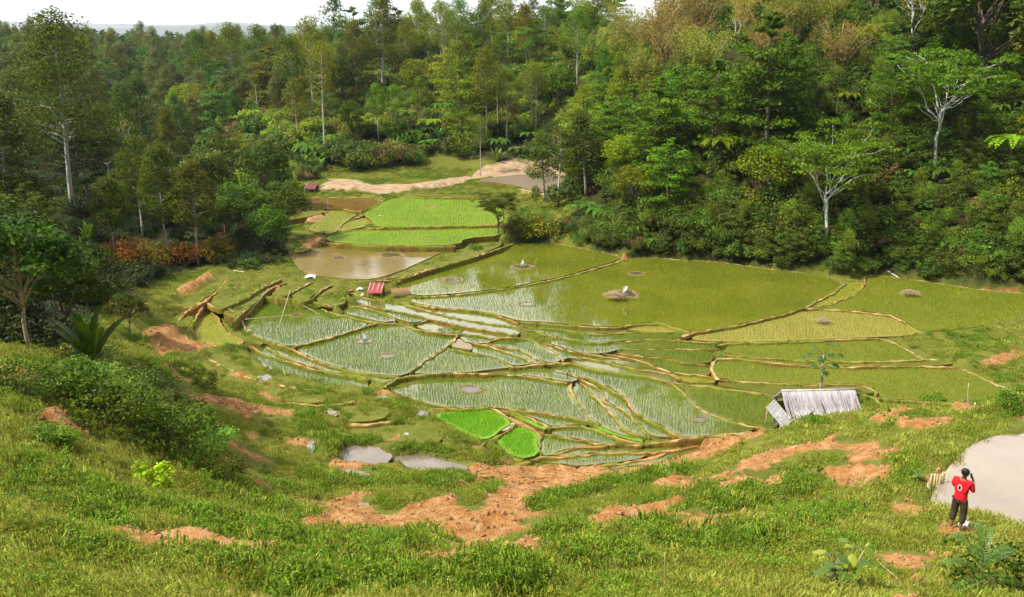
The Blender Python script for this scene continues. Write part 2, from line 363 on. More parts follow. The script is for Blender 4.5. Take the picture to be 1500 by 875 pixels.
# big upper fields
fld('UA', 'wetolive', 4.95, [(600,405),(636,394),(670,384),(704,374),(739,362),(770,352),(790,352),(811,357),(848,364),(879,370),(905,376),(907,381),(876,390),(835,402),(790,412),(742,421),(704,426),(653,431),(610,433),(588,425),(578,412)])
fld('UB', 'wetolive', 4.75, [(608,437),(653,435),(704,430),(742,424),(790,416),(835,406),(876,394),(907,385),(938,376),(1000,382),(1034,383),(1086,389),(1137,396),(1178,401),(1205,404),(1236,415),(1219,430),(1192,443),(1176,450),(1137,462),(1086,474),(1034,484),(1012,486),(987,479),(970,472),(937,472),(909,479),(870,477),(836,475),(797,471),(760,470),(732,461),(694,454),(653,451),(618,446),(600,441)])
fld('UC', 'rice_yellow', 4.55, [(1240,415),(1266,412),(1264,422),(1247,434),(1206,449),(1180,449),(1219,431)])
fld('UD', 'rice_olive', 4.5, [(1271,403),(1291,403),(1326,408),(1360,414),(1411,422),(1463,428),(1540,434),(1540,460),(1456,473),(1411,482),(1360,485),(1339,480),(1326,470),(1305,460),(1271,456),(1237,454),(1190,450),(1206,450),(1247,436),(1267,424)])
fld('UE', 'rice_tan', 4.3, [(1176,454),(1206,453),(1240,456),(1302,462),(1326,474),(1343,486),(1336,492),(1274,494),(1206,497),(1154,500),(1051,501),(1007,497),(1034,487),(1086,477),(1137,465)])
fld('UF', 'rice_olive', 4.0, [(1068,503),(1154,502),(1223,498),(1281,496),(1302,499),(1322,508),(1343,522),(1353,527),(1274,531),(1171,528),(1058,519)])
fld('UG', 'rice_olive', 3.85, [(1058,521),(1171,529),(1291,532),(1353,528),(1381,527),(1401,535),(1309,535),(1206,538),(1137,532),(1086,526),(1050,526)])
fld('UH', 'rice_olive', 3.65, [(1048,528),(1086,526),(1137,533),(1206,539),(1309,537),(1401,538),(1429,550),(1473,570),(1540,592),(1540,600),(1439,593),(1360,587),(1291,583),(1285,570),(1267,563),(1240,561),(1192,564),(1137,560),(1055,556),(1043,542)])
fld('UI', 'open', 3.5, [(1055,558),(1137,562),(1192,566),(1240,563),(1268,565),(1284,572),(1281,576),(1257,577),(1240,580),(1130,577),(1110,573),(1050,564)])
fld('UJ', 'water', 3.2, [(1005,567),(1068,571),(1134,580),(1150,600),(1138,628),(1118,627),(1090,620),(1060,613),(1042,607),(1025,599),(1011,587),(1003,576)])
fld('UK', 'rice_olive', 3.3, [(1290,586),(1360,590),(1430,595),(1540,602),(1540,612),(1430,607),(1343,603),(1274,601),(1293,598)])
fld('UL', 'water', 3.4, [(1255,579),(1281,579),(1292,594),(1275,600),(1250,600)])
# grassy steps above the left paddies
fld('TA', 'grassy', 4.95, [(305,440),(340,431),(372,411),(384,403),(412,408),(385,419),(352,440),(320,452)])
fld('TB', 'grassy', 4.68, [(322,456),(352,443),(385,423),(412,412),(420,414),(400,421),(378,437),(354,458),(343,468)])
fld('TC', 'grassy', 4.74, [(394,433),(412,420),(440,411),(458,412),(440,421),(416,434)])
fld('TD', 'grassy', 4.62, [(424,436),(440,423),(460,414),(482,417),(470,425),(455,434),(452,443)])
fld('TE', 'grassy', 4.5, [(460,441),(478,425),(497,419),(516,424),(500,430),(508,441),(490,449)])
fld('TF1', 'grassy', 4.9, [(262,445),(285,430),(312,414),(330,408),(318,424),(296,440),(275,455)])
fld('TF2', 'grassy', 4.5, [(240,478),(258,462),(276,452),(292,446),(286,462),(276,478),(262,488)])
fld('TF4', 'grassy', 4.1, [(300,520),(345,515),(372,530),(420,552),(455,562),(430,567),(380,557),(330,541)])
fld('TF5', 'grassy', 4.35, [(290,528),(325,545),(375,562),(430,574),(480,580),(470,592),(410,586),(340,566),(295,546)])
fld('TF6', 'grassy', 4.2, [(420,592),(480,598),(545,592),(575,600),(560,616),(500,619),(440,609)])
fld('TF7', 'grassy', 4.05, [(500,626),(560,624),(610,622),(650,640),(640,651),(580,646),(520,641)])
# far fields
fld('F1', 'brown', 5.9, [(383,293),(416,287),(446,291),(487,290),(564,291),(531,311),(504,306),(473,306),(418,313),(402,308)])
fld('F2', 'rice_green', 5.8, [(567,291),(624,290),(704,291),(735,302),(738,330),(679,331),(597,332),(547,332),(546,324),(534,316),(532,312)])
fld('F3', 'rice_green', 5.5, [(482,343),(542,334),(597,333),(738,331),(738,345),(679,349),(674,358),(624,360),(597,360),(542,358),(504,356),(476,352)])
fld('F4', 'rice_yellow', 5.65, [(449,335),(482,313),(479,308),(504,307),(528,312),(515,319),(498,330),(495,339),(479,343),(460,339)])
fld('F5', 'rice_yellow', 5.55, [(499,335),(506,326),(526,319),(542,320),(546,330),(515,336),(497,340)])
fld('F6', 'grassy', 6.0, [(395,323),(432,310),(476,309),(473,312),(446,319),(405,325)])
fld('F8', 'grassy', 5.4, [(413,330),(443,324),(440,332),(449,338),(454,345),(421,346)])
fld('F7', 'mud', 4.95, [(425,379),(432,369),(465,363),(476,358),(520,361),(597,362),(668,361),(624,380),(583,399),(547,409),(515,409),(468,405),(443,399)])
fld('F9', 'rice_yellow', 5.15, [(431,366),(440,361),(457,362),(452,367),(432,371)])
fld('F10', 'grassy', 4.85, [(560,410),(597,393),(668,363),(707,354),(745,355),(693,377),(597,405)])
fld('F11', 'grassy', 6.0, [(600,284),(640,275),(705,266),(740,272),(745,286),(700,289),(620,288)])
fld('F12', 'fallow', 6.6, [(692,265),(735,258),(790,254),(834,257),(838,277),(800,283),(770,276),(735,268)])
# little ponds of the near hillside
fld('W1', 'pale', None, [(490,668),(500,654),(530,652),(560,658),(578,668),(566,679),(540,681),(515,677),(498,678)])
fld('W2', 'pale', None, [(572,678),(580,667),(600,668),(612,664),(645,672),(695,687),(662,693),(635,688),(610,691),(590,684)])
fld('W3', 'pale', None, [(488,694),(498,686),(525,689),(545,695),(550,702),(530,707),(510,703),(495,704)])
fld('W4', 'pale', None, [(402,708),(412,699),(432,702),(446,710),(440,718),(420,714)])
fld('W5', 'pale', None, [(376,553),(386,549),(400,552),(398,558),(384,559)])
fld('W6', 'pale', None, [(548,580),(556,576),(570,580),(566,586),(554,586)])
fld('W7', 'pale', None, [(600,603),(612,601),(632,604),(622,612),(606,610)])
fld('W8', 'pink', None, [(516,741),(530,735),(543,739),(534,747),(520,747)])
fld('W9', 'pale', None, [(449,650),(454,640),(462,644),(461,662),(453,668)])
fld('W10', 'pale', None, [(476,600),(486,598),(497,606),(490,612)])
fld('W11', 'pale', None, [(570,636),(577,634),(583,640),(576,643)])
fld('BP', 'pale', 13.5, [(1362,738),(1366,722),(1378,700),(1400,672),(1422,652),(1450,640),(1480,636),(1530,634),(1640,640),(1660,800),(1560,792),(1490,778),(1462,770),(1430,757),(1400,748)])

# ------------------------------------------------------------------ earth bunds: centre line on the photo, width
BUNDS = []
def bund(w, *pts): BUNDS.append((w, np.array(pts, float)))
bund(.34, (337,451),(355,471),(356,481),(377,493),(393,499),(426,510),(451,523),(478,534),(508,542),(539,548),(583,552))
bund(.26, (388,507),(415,523),(454,536),(486,545),(519,550),(547,556),(569,561))
bund(.26, (363,506),(390,521),(423,530),(454,540),(486,546),(517,552),(541,556))
bund(.34, (376,433),(392,435),(423,437),(454,445),(478,456),(508,464),(552,473),(580,473),(602,481),(629,486),(668,490),(671,493),(657,506),(629,525),(600,546))
bund(.28, (552,473),(476,497),(428,508))
bund(.40, (563,568),(569,561),(584,553),(618,548),(663,546),(715,547),(756,549),(797,555),(831,561))
bund(.40, (836,562),(838,576),(848,594),(866,612),(878,621))
bund(.28, (850,560),(861,570),(866,577),(876,588),(890,599),(900,610),(907,622),(918,632),(947,640))
bund(.26, (852,555),(869,563),(881,572),(885,579),(883,586),(897,593),(911,600),(921,607),(933,617),(942,628),(952,640))
bund(.28, (836,549),(857,553),(874,559),(890,567),(904,575),(916,583),(921,591),(926,600),(938,610),(956,618),(973,626),(990,638),(999,641))
bund(.46, (800,533),(831,530),(852,536),(878,542),(904,546),(938,550),(956,553),(982,562),(994,567),(1003,577),(1011,588),(1025,600),(1042,608),(1060,614),(1090,621),(1118,628),(1134,630))
bund(.26, (878,621),(850,614),(824,609),(790,604),(756,599),(722,596),(680,597),(640,594))
bund(.34, (805,626),(826,624),(848,623),(864,626),(878,632),(904,641),(925,647),(944,651))
bund(.30, (792,635),(810,638),(852,644),(883,651),(941,652))
bund(.32, (949,650),(966,647),(990,644),(1017,640),(1060,637),(1100,632))
bund(.28, (806,667),(827,659),(852,654),(890,652))
bund(.34, (775,674),(790,669),(818,671),(852,666),(895,663),(935,663),(977,662),(1011,655),(1048,645))
bund(.36, (698,690),(714,682),(741,684),(778,675))
bund(.34, (705,694),(747,690),(781,684),(812,680),(824,681),(831,691))
bund(.34, (840,690),(852,685),(876,681),(910,679),(944,672),(977,664))
bund(.36, (885,691),(925,684),(971,680),(996,671),(1042,661),(1079,647),(1116,637))
bund(.40, (720,597),(747,613),(766,622),(792,635),(789,652),(793,667))
bund(.30, (700,656),(713,648),(736,635),(755,622))
bund(.26, (720,650),(745,668),(765,675))
bund(.34, (626,605),(640,597),(680,600),(721,596))
bund(.26, (733,600),(762,606),(797,623),(807,627))
bund(.30, (500,431),(517,428),(528,436),(558,440),(586,442),(613,446),(640,452))
bund(.28, (586,443),(625,455),(663,465),(704,472),(742,478),(760,478))
bund(.26, (550,440),(584,441),(618,447),(653,452),(694,455),(732,462),(759,474))
bund(.24, (508,440),(550,451),(601,460),(636,469),(680,478),(721,485),(757,491))
bund(.26, (501,452),(526,448),(550,455),(578,466),(580,470))
bund(.22, (606,475),(628,468))
bund(.24, (650,490),(690,490),(730,497),(750,491))
bund(.26, (760,472),(797,473),(836,477),(870,479),(909,480),(937,473),(970,473),(987,480),(1012,487))
bund(.22, (758,477),(797,480),(830,484),(861,490),(892,489),(920,487),(985,487))
bund(.26, (763,480),(786,486),(814,494),(836,496),(864,503),(892,501),(920,500),(954,497),(982,498),(1054,503))
bund(.28, (713,503),(732,494),(763,494),(783,500),(800,510),(814,518),(825,528))
bund(.24, (791,501),(808,505),(825,511),(853,518),(884,521),(909,527))
bund(.28, (716,504),(738,510),(758,511),(780,521),(800,532))
bund(.28, (690,503),(721,507),(752,521),(772,525),(780,533))
bund(.28, (658,510),(685,517),(716,522),(738,529),(752,539))
bund(.30, (833,524),(864,525),(892,531),(920,538),(942,543),(965,544),(982,548),(996,556))
bund(.24, (903,517),(937,522),(979,525),(998,532),(1038,535))
bund(.28, (884,518),(920,524),(948,532),(976,543),(993,553))
bund(.22, (909,512),(976,511),(1038,512))
bund(.26, (982,546),(1032,550),(1052,555))
bund(.26, (752,539),(780,534),(800,533))
bund(.40, (550,411),(571,411),(601,404),(636,393),(670,383),(704,373),(739,361),(770,351),(790,351),(811,356),(848,363),(879,368),(907,375))
bund(.40, (608,435),(653,433),(704,428),(742,422),(790,414),(835,404),(876,392),(907,383),(937,375),(1000,381),(1034,382),(1086,388),(1137,395),(1178,400))
bund(.40, (1000,494),(1012,487),(1034,485),(1086,475),(1137,463),(1176,452),(1192,444),(1219,431),(1238,415))
bund(.30, (1180,450),(1206,450),(1247,435),(1265,423),(1267,405))
bund(.36, (1268,403),(1291,403),(1326,408),(1360,413),(1411,421),(1463,427),(1540,433))
bund(.44, (1178,452),(1206,452),(1240,455),(1302,461),(1326,472),(1343,485),(1358,486))
bund(.34, (1050,506),(1068,502),(1154,501),(1223,497),(1281,495),(1302,498),(1322,507),(1343,521),(1354,527))
bund(.28, (1058,520),(1171,528),(1274,531),(1354,527),(1382,527))
bund(.38, (1052,557),(1044,545),(1043,535),(1048,528),(1060,524),(1086,525),(1137,532),(1206,538),(1309,536),(1401,537),(1429,549),(1473,569),(1540,590))
bund(.34, (1055,557),(1137,561),(1192,565),(1240,562),(1268,564),(1284,572),(1282,578))
bund(.38, (985,560),(1000,562),(1068,570),(1136,579))
bund(.34, (1256,578),(1280,579),(1292,596))
bund(.36, (1288,584),(1360,589),(1430,594),(1540,601))
bund(.34, (1270,601),(1343,602),(1430,606))
bund(.30, (383,293),(416,286),(446,290),(487,289),(564,290),(624,289),(704,290))
bund(.32, (565,291),(531,312),(504,306))
bund(.32, (475,344),(542,334),(597,332),(679,331),(738,329))
bund(.34, (425,352),(444,354),(476,355),(504,357),(542,359),(597,361),(668,360))
bund(.30, (497,340),(499,331),(506,324),(526,318),(534,314))
bund(.28, (300,450),(306,449),(321,469),(330,487),(361,500),(337,510),(320,506),(291,505),(276,503),(272,490))
bund(.40, (303,443),(320,453),(352,441),(385,420),(412,409))
bund(.34, (341,472),(355,458),(378,437),(400,420),(418,414))
bund(.30, (394,434),(416,435),(440,421),(458,413))
bund(.30, (424,437),(452,443),(470,425),(484,418))
bund(.28, (460,442),(490,449),(508,441),(501,430),(516,424))
bund(.45, (300,522),(335,542),(382,559),(432,569),(470,572))
bund(.45, (288,532),(300,549),(345,569),(412,589),(475,595),(520,588))
bund(.45, (422,598),(445,612),(500,622),(560,620),(590,612))
bund(.45, (490,634),(520,645),(580,650),(640,655),(690,664))
bund(.4, (262,490),(278,480),(289,462),(296,446))
bund(.4, (276,456),(298,442),(320,426),(332,410))
bund(.45, (700,697),(760,699),(820,698),(860,694),(905,690))
bund(.45, (750,705),(830,704),(890,697),(950,689),(1010,677),(1062,662))
bund(.5, (213,521),(207,503),(211,488),(226,479),(250,477))
bund(.4, (232,505),(258,474),(280,448),(305,438))
bund(.34, (560,409),(597,404),(640,390))
# ------------------------------------------------------------------ lie of the land: known points, then a smooth surface through them
ctrl = []
def cz(*a):
    for px, py, z in a: ctrl.append(at_z(px, py, z))
def cy(*a):
    for px, py, y in a: ctrl.append(at_y(px, py, y))
def cw(*a):
    for p in a: ctrl.append(np.array(p, float))
for k, f in FIELDS.items():
    if f['z'] is None or k == 'BP': continue
    P = f['px'][::3] if len(f['px']) > 8 else f['px'][::2]
    for px, py in P: ctrl.append(at_z(px, py, f['z'] - 0.05))
# foot and flank of the right-hand hill
cz((830,352,5.6),(907,369,5.2),(940,369,5.2),(1034,378,5.1),(1137,391,5.0),(1220,398,5.0),(1330,400,5.0),(1411,413,5.0),(1500,422,5.0),(1600,440,5.2))
cy((1000,300,93),(1000,200,104),(1000,110,118),(1000,50,140),(1250,320,86.5),(1250,220,95),(1250,120,106),(1250,20,120),
   (1480,340,81),(1480,240,90),(1480,140,100),(1480,20,113),(1700,300,80),(1700,100,100),(1250,-40,140),(1500,-90,135),(1000,30,170),(1250,-20,180),(1600,-100,160))
cy((850,300,101),(800,330,97),(770,345,95),(760,318,104),(830,296,108),(900,260,111),(940,200,119),(900,130,142),(860,180,150),(880,60,175),(860,240,136))
# ground behind and the bare cut bank
cz((480,268,6.6),(560,282,6.5),(640,270,6.6),(720,272,6.6),(760,280,6.6),(800,285,6.6),(770,262,6.8),(810,262,6.8),(735,255,7.0))
cy((600,244,142),(480,256,138),(420,268,131),(370,280,124),(700,238,143),(700,255,141),(760,233,143.6),(820,232,144.5),(790,253,141))
cy((600,200,155),(600,150,173),(600,112,196),(450,235,143),(450,190,156),(450,140,180),(450,112,205),(750,200,156),(750,140,176),(780,100,200),(600,108,245),(800,90,250),(450,120,260))
cy((330,246,150),(340,200,165),(360,150,195),(300,215,175),(200,215,175),(250,185,205))
cy((200,175,205),(200,128,238),(200,104,275),(60,135,220),(60,104,262),(350,150,228),(400,110,265),(100,82,315),(300,89,325),(500,98,330),(100,80,420),(300,86,420),(700,90,400))
# left-hand ridge
cy((290,386,85),(340,392,83),(380,388,84),(415,376,86),(240,400,80),(200,412,77),(100,400,74),(0,400,67),(250,350,92),(150,330,95),(108,312,95),(0,300,88),(340,300,104),
   (400,300,110),(380,330,98),(410,345,93),(250,250,128),(100,255,125),(0,225,130),(190,225,160),(-150,300,90),(-150,200,130))
# terraces under the left ridge
cz((215,520,5.0),(247,482,5.3),(274,510,4.9),(230,470,5.5),(260,440,5.6),(310,428,5.4),(350,410,5.4),(400,400,5.3),(440,405,4.95),(470,413,4.85),(520,414,4.8),(560,414,4.7),(470,424,4.4),(185,470,6.0),(160,450,6.8),(330,520,4.2),(300,535,4.6),(250,540,5.0),(360,420,5.2),(420,420,4.9))
# near left shoulder and the hollow below it
cy((0,560,27),(100,560,29),(40,512,35),(130,530,35),(180,552,33),(-120,520,30),(-200,560,22),(0,470,48),(90,480,48),(170,500,50),
   (250,620,34),(200,600,33),(340,690,36),(300,560,51),(400,560,52),(350,590,48),(400,620,46),(450,590,49),(500,600,50),(600,625,49.5),(600,690,43.6),(500,660,43.5),(430,720,36.5),(500,740,33.5),
   (650,700,40),(700,718,40),(860,732,38.3),(1000,702,40),(1100,664,43.8),(1150,642,47),(380,660,41))
# knoll, pond bank and the near slope
cy((1150,648,44),(1178,633,43),(1212,616,41.7),(1300,609,38.5),(1250,610,40),(1420,612,28.3),(1500,607,29),(1340,611,34),(1600,605,30),(1128,646,44.5),
   (1100,660,37),(1100,700,31),(1300,660,29),(1300,700,25.2),(1000,700,33),(1000,760,25.2),(1200,760,22.7),(900,750,28),(700,770,27),(750,830,18.6),(500,790,24.3),(300,750,25.5),
   (300,830,16.5),(100,700,21),(100,640,25),(100,800,15.2),(0,870,11.6),(0,700,19),(375,875,13.2),(750,875,13.8),(1125,875,14.4),(1125,800,19.2),(1400,776,20),(1500,782,19.7),(1400,875,15.6),(1500,875,15.1),(1350,720,23.4))
cw((1420/1300*0+14,47,3.6),(20,44,5.2),(26,42,6),(9,49,3.4))
cw((0,0,24.4),(-8,2,24.2),(8,1,24.3),(-20,0,24.5),(20,-2,24),(0,-25,32),(-30,-15,29),(30,-20,29),(0,6,20.8),(-8,6,20.9),(8,7,20),(30,15,15.3),(-25,12,18),(40,25,13),(40,40,9),(-45,30,17),(-50,60,12),(-70,90,16),(70,60,6),(90,70,12),(110,100,32))
ctrl = np.array(ctrl)
_c2 = 9.0
def _phi(d2): return np.sqrt(d2 + _c2)
_n = len(ctrl)
_D = ((ctrl[:, None, :2] - ctrl[None, :, :2]) ** 2).sum(-1)
_A = np.zeros((_n + 3, _n + 3)); _A[:_n, :_n] = _phi(_D) - 0.9 * np.eye(_n)
_Pm = np.c_[np.ones(_n), ctrl[:, :2] / 100]; _A[:_n, _n:] = _Pm; _A[_n:, :_n] = _Pm.T
_w = np.linalg.solve(_A, np.r_[ctrl[:, 2], 0, 0, 0])
def rbf(X, Y):
    X = np.asarray(X, float); s = X.shape; X = X.ravel(); Y = np.asarray(Y, float).ravel(); o = np.empty(len(X))
    for i in range(0, len(X), 20000):
        x, y = X[i:i + 20000], Y[i:i + 20000]
        d = (x[:, None] - ctrl[None, :, 0]) ** 2 + (y[:, None] - ctrl[None, :, 1]) ** 2
        o[i:i + 20000] = _phi(d) @ _w[:_n] + _w[_n] + (x * _w[_n + 1] + y * _w[_n + 2]) / 100
    return o.reshape(s)
def steps(*segs):
    r = []
    for a, b, h in segs: r.append(np.arange(a, b, h))
    return np.unique(np.concatenate(r))
def grow(a, b, n): return np.sign(a) * np.geomspace(abs(a), abs(b), n)
gx = np.unique(np.r_[grow(-100, -6000, 26), steps((-100, -45, 1.2), (-45, -22, .5), (-22, 26, .32), (26, 60, .6), (60, 100.1, 1.2)), grow(101, 6000, 26)])
gy = np.unique(np.r_[-grow(6, 400, 12), steps((-5, 8, .8), (8, 34, .26), (34, 70, .36), (70, 115, .55), (115, 160, .9), (160, 300, 2.4)), grow(302, 7000, 34)])
GX, GY = np.meshgrid(gx, gy)
_far = np.clip((np.hypot(GX, GY - 60) - 260) / 200, 0, 1); _far = _far * _far * (3 - 2 * _far)
_cx, _cyy = np.clip(GX, -230, 230), np.clip(GY, -40, 440)
H = rbf(_cx, _cyy)
_roll = 2 + 55 * (fbm(GX / 420 + 3.3, GY / 420 + 1.7, 4) + 0.06) + 12 * fbm(GX / 90, GY / 90, 3)
H = H * (1 - _far) + np.clip(_roll, -60, 27) * _far
def Hs(x, y):
    """height of the land, bilinear on the sheet"""
    x = np.asarray(x, float); y = np.asarray(y, float)
    i = np.clip(np.searchsorted(gx, x) - 1, 0, len(gx) - 2); j = np.clip(np.searchsorted(gy, y) - 1, 0, len(gy) - 2)
    u = (x - gx[i]) / (gx[i + 1] - gx[i]); v = (y - gy[j]) / (gy[j + 1] - gy[j])
    return (H[j, i] * (1 - u) + H[j, i + 1] * u) * (1 - v) + (H[j + 1, i] * (1 - u) + H[j + 1, i + 1] * u) * v
_ts = np.geomspace(7, 600, 2600)
def hit(px, py):
    d = ray(px, py); x, y, z = d[0] * _ts, d[1] * _ts, CAM_Z + d[2] * _ts
    b = np.nonzero(z < Hs(x, y))[0]
    if not len(b): return None
    k = max(b[0], 1); a = (_ts[k - 1] + _ts[k]) / 2
    x, y = d[0] * a, d[1] * a
    return np.array([x, y, float(Hs(x, y))])
def hit_line(pts, step=8.0):
    p = resample(np.array(pts, float), step)
    q = [hit(a, b) for a, b in p]
    return np.array([v for v in q if v is not None])

# grassy banks on the slopes (small terrace edges)
BERMS = [(.5, .55, [(450,722),(550,717),(650,707),(760,692)]), (.42, .5, [(558,729),(647,745),(711,725),(776,705)]),
 (.5, .5, [(560,815),(599,805),(671,781),(744,753),(808,741),(872,725),(977,701),(1065,668),(1146,644),(1190,628)]),
 (.5, .5, [(615,845),(711,829),(808,801),(888,765),(985,745),(1065,725),(1138,685),(1218,668)]),
 (.5, .5, [(700,862),(776,845),(856,829),(937,797),(1017,761),(1098,737),(1162,725),(1226,693),(1299,701)]),
 (.42, .45, [(900,832),(977,813),(1082,793),(1162,773),(1242,761),(1339,745)]), (.3, .4, [(1040,760),(1120,742),(1190,728),(1290,722),(1340,716)]),
 (.45, .5, [(293,725),(373,745),(454,761),(534,765)]), (.45, .5, [(200,760),(293,781),(390,797),(494,805),(575,813)]), (.45, .45, [(230,820),(293,837),(414,837),(534,845),(600,850)]),
 (.4, .45, [(40,745),(130,775),(200,800),(280,812)]), (.4, .4, [(0,800),(90,815),(180,840),(260,862)]), (.4, .4, [(380,872),(500,868),(620,872)]), (.4, .5, [(0,690),(70,700),(150,730)]),
 (.35, .6, [(330,712),(420,722),(500,712),(560,712),(640,702),(700,700)]), (.45, .9, [(490,650),(560,655),(620,662),(690,681)]),
 (.4, 1.0, [(300,800),(400,830),(500,840)]), (.35, 1.0, [(60,700),(160,745),(260,775)]), (.8, .5, [(395,560),(440,600),(470,660)]),
   
   (.4, .6, [(1052,498),(1085,492),(1128,490),(1152,498)]),
 (.5, .8, [(1340,487),(1400,483),(1460,474),(1500,465)]), (.6, .9, [(1400,540),(1450,522),(1510,505)]), (.4, .6, [(215,520),(211,500),(225,485),(248,482)]),
 (1.0, .5, [(200,470),(240,442),(290,420),(312,400)]), (1.0, .5, [(235,500),(262,470),(282,446),(322,426)]), (.8, .45, [(250,526),(300,522),(345,513)]), (1.0, .5, [(172,502),(205,470),(230,450)]),
 (.85, .5, [(330,521),(380,537),(440,556),(520,570)]), (.85, .5, [(320,546),(400,566),(470,584)]), (.85, .5, [(190,545),(250,540),(310,548)]), (.8, .5, [(430,585),(480,610),(560,622),(610,640)]), (.6, .5, [(640,648),(690,662),(740,676)]),
 (.5, .7, [(620,284),(700,288),(745,287)])]
# the near slope is worn into narrow ledges that follow its contours
_ld = np.clip((GY - 9) / 6, 0, 1) * np.clip((47 - GY) / 8, 0, 1) * np.clip((GX + 16) / 9, 0, 1) * np.clip((36 - GX) / 6, 0, 1)
_bp = at_z(1440, 705, 13.5); _ld = _ld * np.clip((np.hypot((GX - _bp[0] - 3) / 1.25, GY - _bp[1]) - 4.5) / 2.5, 0, 1)
_pp = at_z(1400, 776, 14.0); _pm = np.clip((np.hypot(GX - _pp[0], GY - _pp[1]) - 2.2) / 2.5, 0, 1); _ld = _ld * _pm
_u = (H + 0.6 * fbm(GX / 7 + 2, GY / 7, 3)) / 1.15; _f = _u - np.floor(_u)
_tread = np.where(_f < .24, (_f / .24) ** 1.2 * .86, .86 + .14 * (_f - .24) / .76) + .13 * np.exp(-((_f - .27) / .07) ** 2)      # riser, raised lip, almost level tread
H = H + _ld * 1.15 * .45 * (_tread - _f)
LIP = _ld * np.exp(-((_f - .26) / .09) ** 2)
_bx = np.zeros_like(H)
for hgt, wd, pts in BERMS:
    L = hit_line(pts)
    if len(L) < 2: continue
    jx = (GX > L[:, 0].min() - 4) & (GX < L[:, 0].max() + 4) & (GY > L[:, 1].min() - 4) & (GY < L[:, 1].max() + 4)
    d = dist_line(GX[jx], GY[jx], L[:, :2])
    _bx[jx] = np.maximum(_bx[jx], hgt * .62 * np.exp(-(d / wd) ** 2))
EARTH = [[(670,795),(690,765),(730,722),(775,705),(800,720),(770,745),(765,770),(720,795)], [(560,772),(600,747),(680,735),(660,760),(600,777)],
 [(893,767),(900,750),(930,760),(980,735),(1012,733),(990,757),(920,782)], [(1065,697),(1100,670),(1150,655),(1225,644),(1220,656),(1150,672),(1110,702)],
 [(1040,727),(1080,715),(1150,705),(1190,685),(1185,697),(1120,732),(1060,737)], [(1225,682),(1260,658),(1310,668),(1328,687),(1280,682)],
 [(690,690),(790,668),(940,655),(1125,630),(1110,652),(1000,684),(860,714),(760,716),(690,706)], [(348,627),(360,590),(374,595),(366,622)], [(40,602),(90,600),(112,612),(60,614)],
 [(465,755),(510,735),(545,740),(505,768)], [(688,264),(698,246),(740,233),(834,229),(838,256),(790,254),(735,258)], [(468,282),(478,261),(520,264),(545,273),(600,270),(650,262),(688,257),(690,264),(640,272),(600,280),(560,287),(520,281)], [(740,272),(775,279),(838,280),(836,288),(780,288)],
 [(209,488),(218,483),(247,478),(274,500),(322,505),(240,529),(213,519)], [(150,440),(200,428),(222,462),(170,472)], [(245,444),(270,425),(305,402),(312,412),(280,436)],
 [(1412,545),(1500,513),(1500,523),(1425,552)], [(340,640),(352,660),(365,700),(350,705)], [(185,800),(215,815),(205,845),(190,830)], [(0,800),(25,810),(20,840),(0,835)],
 [(310,545),(368,544),(372,556),(320,556)], [(383,298),(404,288),(416,284),(446,288),(440,280),(395,284)], [(276,503),(270,485),(290,450),(302,440),(312,452),(290,490)],
 [(340,470),(380,428),(410,415),(416,422),(378,440),(352,476)], [(395,447),(430,420),(460,414),(450,428),(420,440)], [(455,435),(478,424),(500,425),(490,436)], [(425,320),(440,312),(481,308),(480,316),(450,330),(440,332),(455,318)],
 [(460,345),(450,352),(430,368),(465,365),(480,356)], [(1430,400),(1500,405),(1500,428),(1440,416)], [(690,485),(700,490),(694,512),(660,510)], [(900,365),(940,372),(1000,378),(960,382),(910,374)],
 [(420,772),(500,757),(600,760),(684,750),(684,760),(600,774),(500,770)], [(600,792),(680,770),(694,780),(620,803)], [(838,778),(900,758),(908,770),(850,793)], [(960,792),(1030,768),(1100,752),(1104,763),(1040,782),(970,803)],
 [(1008,722),(1060,698),(1120,688),(1124,700),(1060,714)], [(560,848),(650,834),(740,798),(748,808),(660,848)], [(1160,668),(1230,652),(1300,648),(1300,656),(1230,664)], [(255,795),(330,812),(330,822),(260,808)], [(120,690),(160,705),(170,722),(130,710)],
 [(1345,712),(1385,690),(1388,715),(1360,740)], [(1280,750),(1340,740),(1375,748),(1320,760)]]
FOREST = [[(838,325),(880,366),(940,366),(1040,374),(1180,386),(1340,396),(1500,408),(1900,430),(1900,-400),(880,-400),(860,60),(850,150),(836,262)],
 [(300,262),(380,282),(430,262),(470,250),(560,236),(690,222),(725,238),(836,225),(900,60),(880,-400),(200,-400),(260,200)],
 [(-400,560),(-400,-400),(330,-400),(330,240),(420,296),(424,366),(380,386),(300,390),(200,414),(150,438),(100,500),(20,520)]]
GPX, GPY, GDEP = to_px(GX, GY, H)
_infront = GDEP > 4
earth = np.zeros_like(H); forest = np.zeros_like(H)
for p in EARTH: earth[inside(p, GPX + 9 * fbm(GX / (1 + GDEP.clip(0) / 30), GY / (1 + GDEP.clip(0) / 30), 3), GPY + 7 * fbm(GX / (1 + GDEP.clip(0) / 30) + 9, GY / (1 + GDEP.clip(0) / 30), 3)) & _infront & (GDEP < 220)] = 0.95
def soft(a, n):
    for _ in range(n):
        b = a.copy(); b[1:] += a[:-1]; b[:-1] += a[1:]; b[:, 1:] += a[:, :-1]; b[:, :-1] += a[:, 1:]; a = b / 5
    return a
_sp = (fbm(GX / 2.2 + 31, GY / 1.5 + 8, 4) > .135) & (np.hypot(GX, GY - 25) < 45) & (GY < 55)
earth[_sp] = .8
earth[(LIP > .45) & (fbm(GX / 3.1 + 3, GY / 2.4, 3) > .07) & (GY < 46)] = .85
earth = soft(earth, 2)
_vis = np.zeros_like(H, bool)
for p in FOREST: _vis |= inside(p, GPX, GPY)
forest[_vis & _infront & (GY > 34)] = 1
forest[GY > 260] = 1
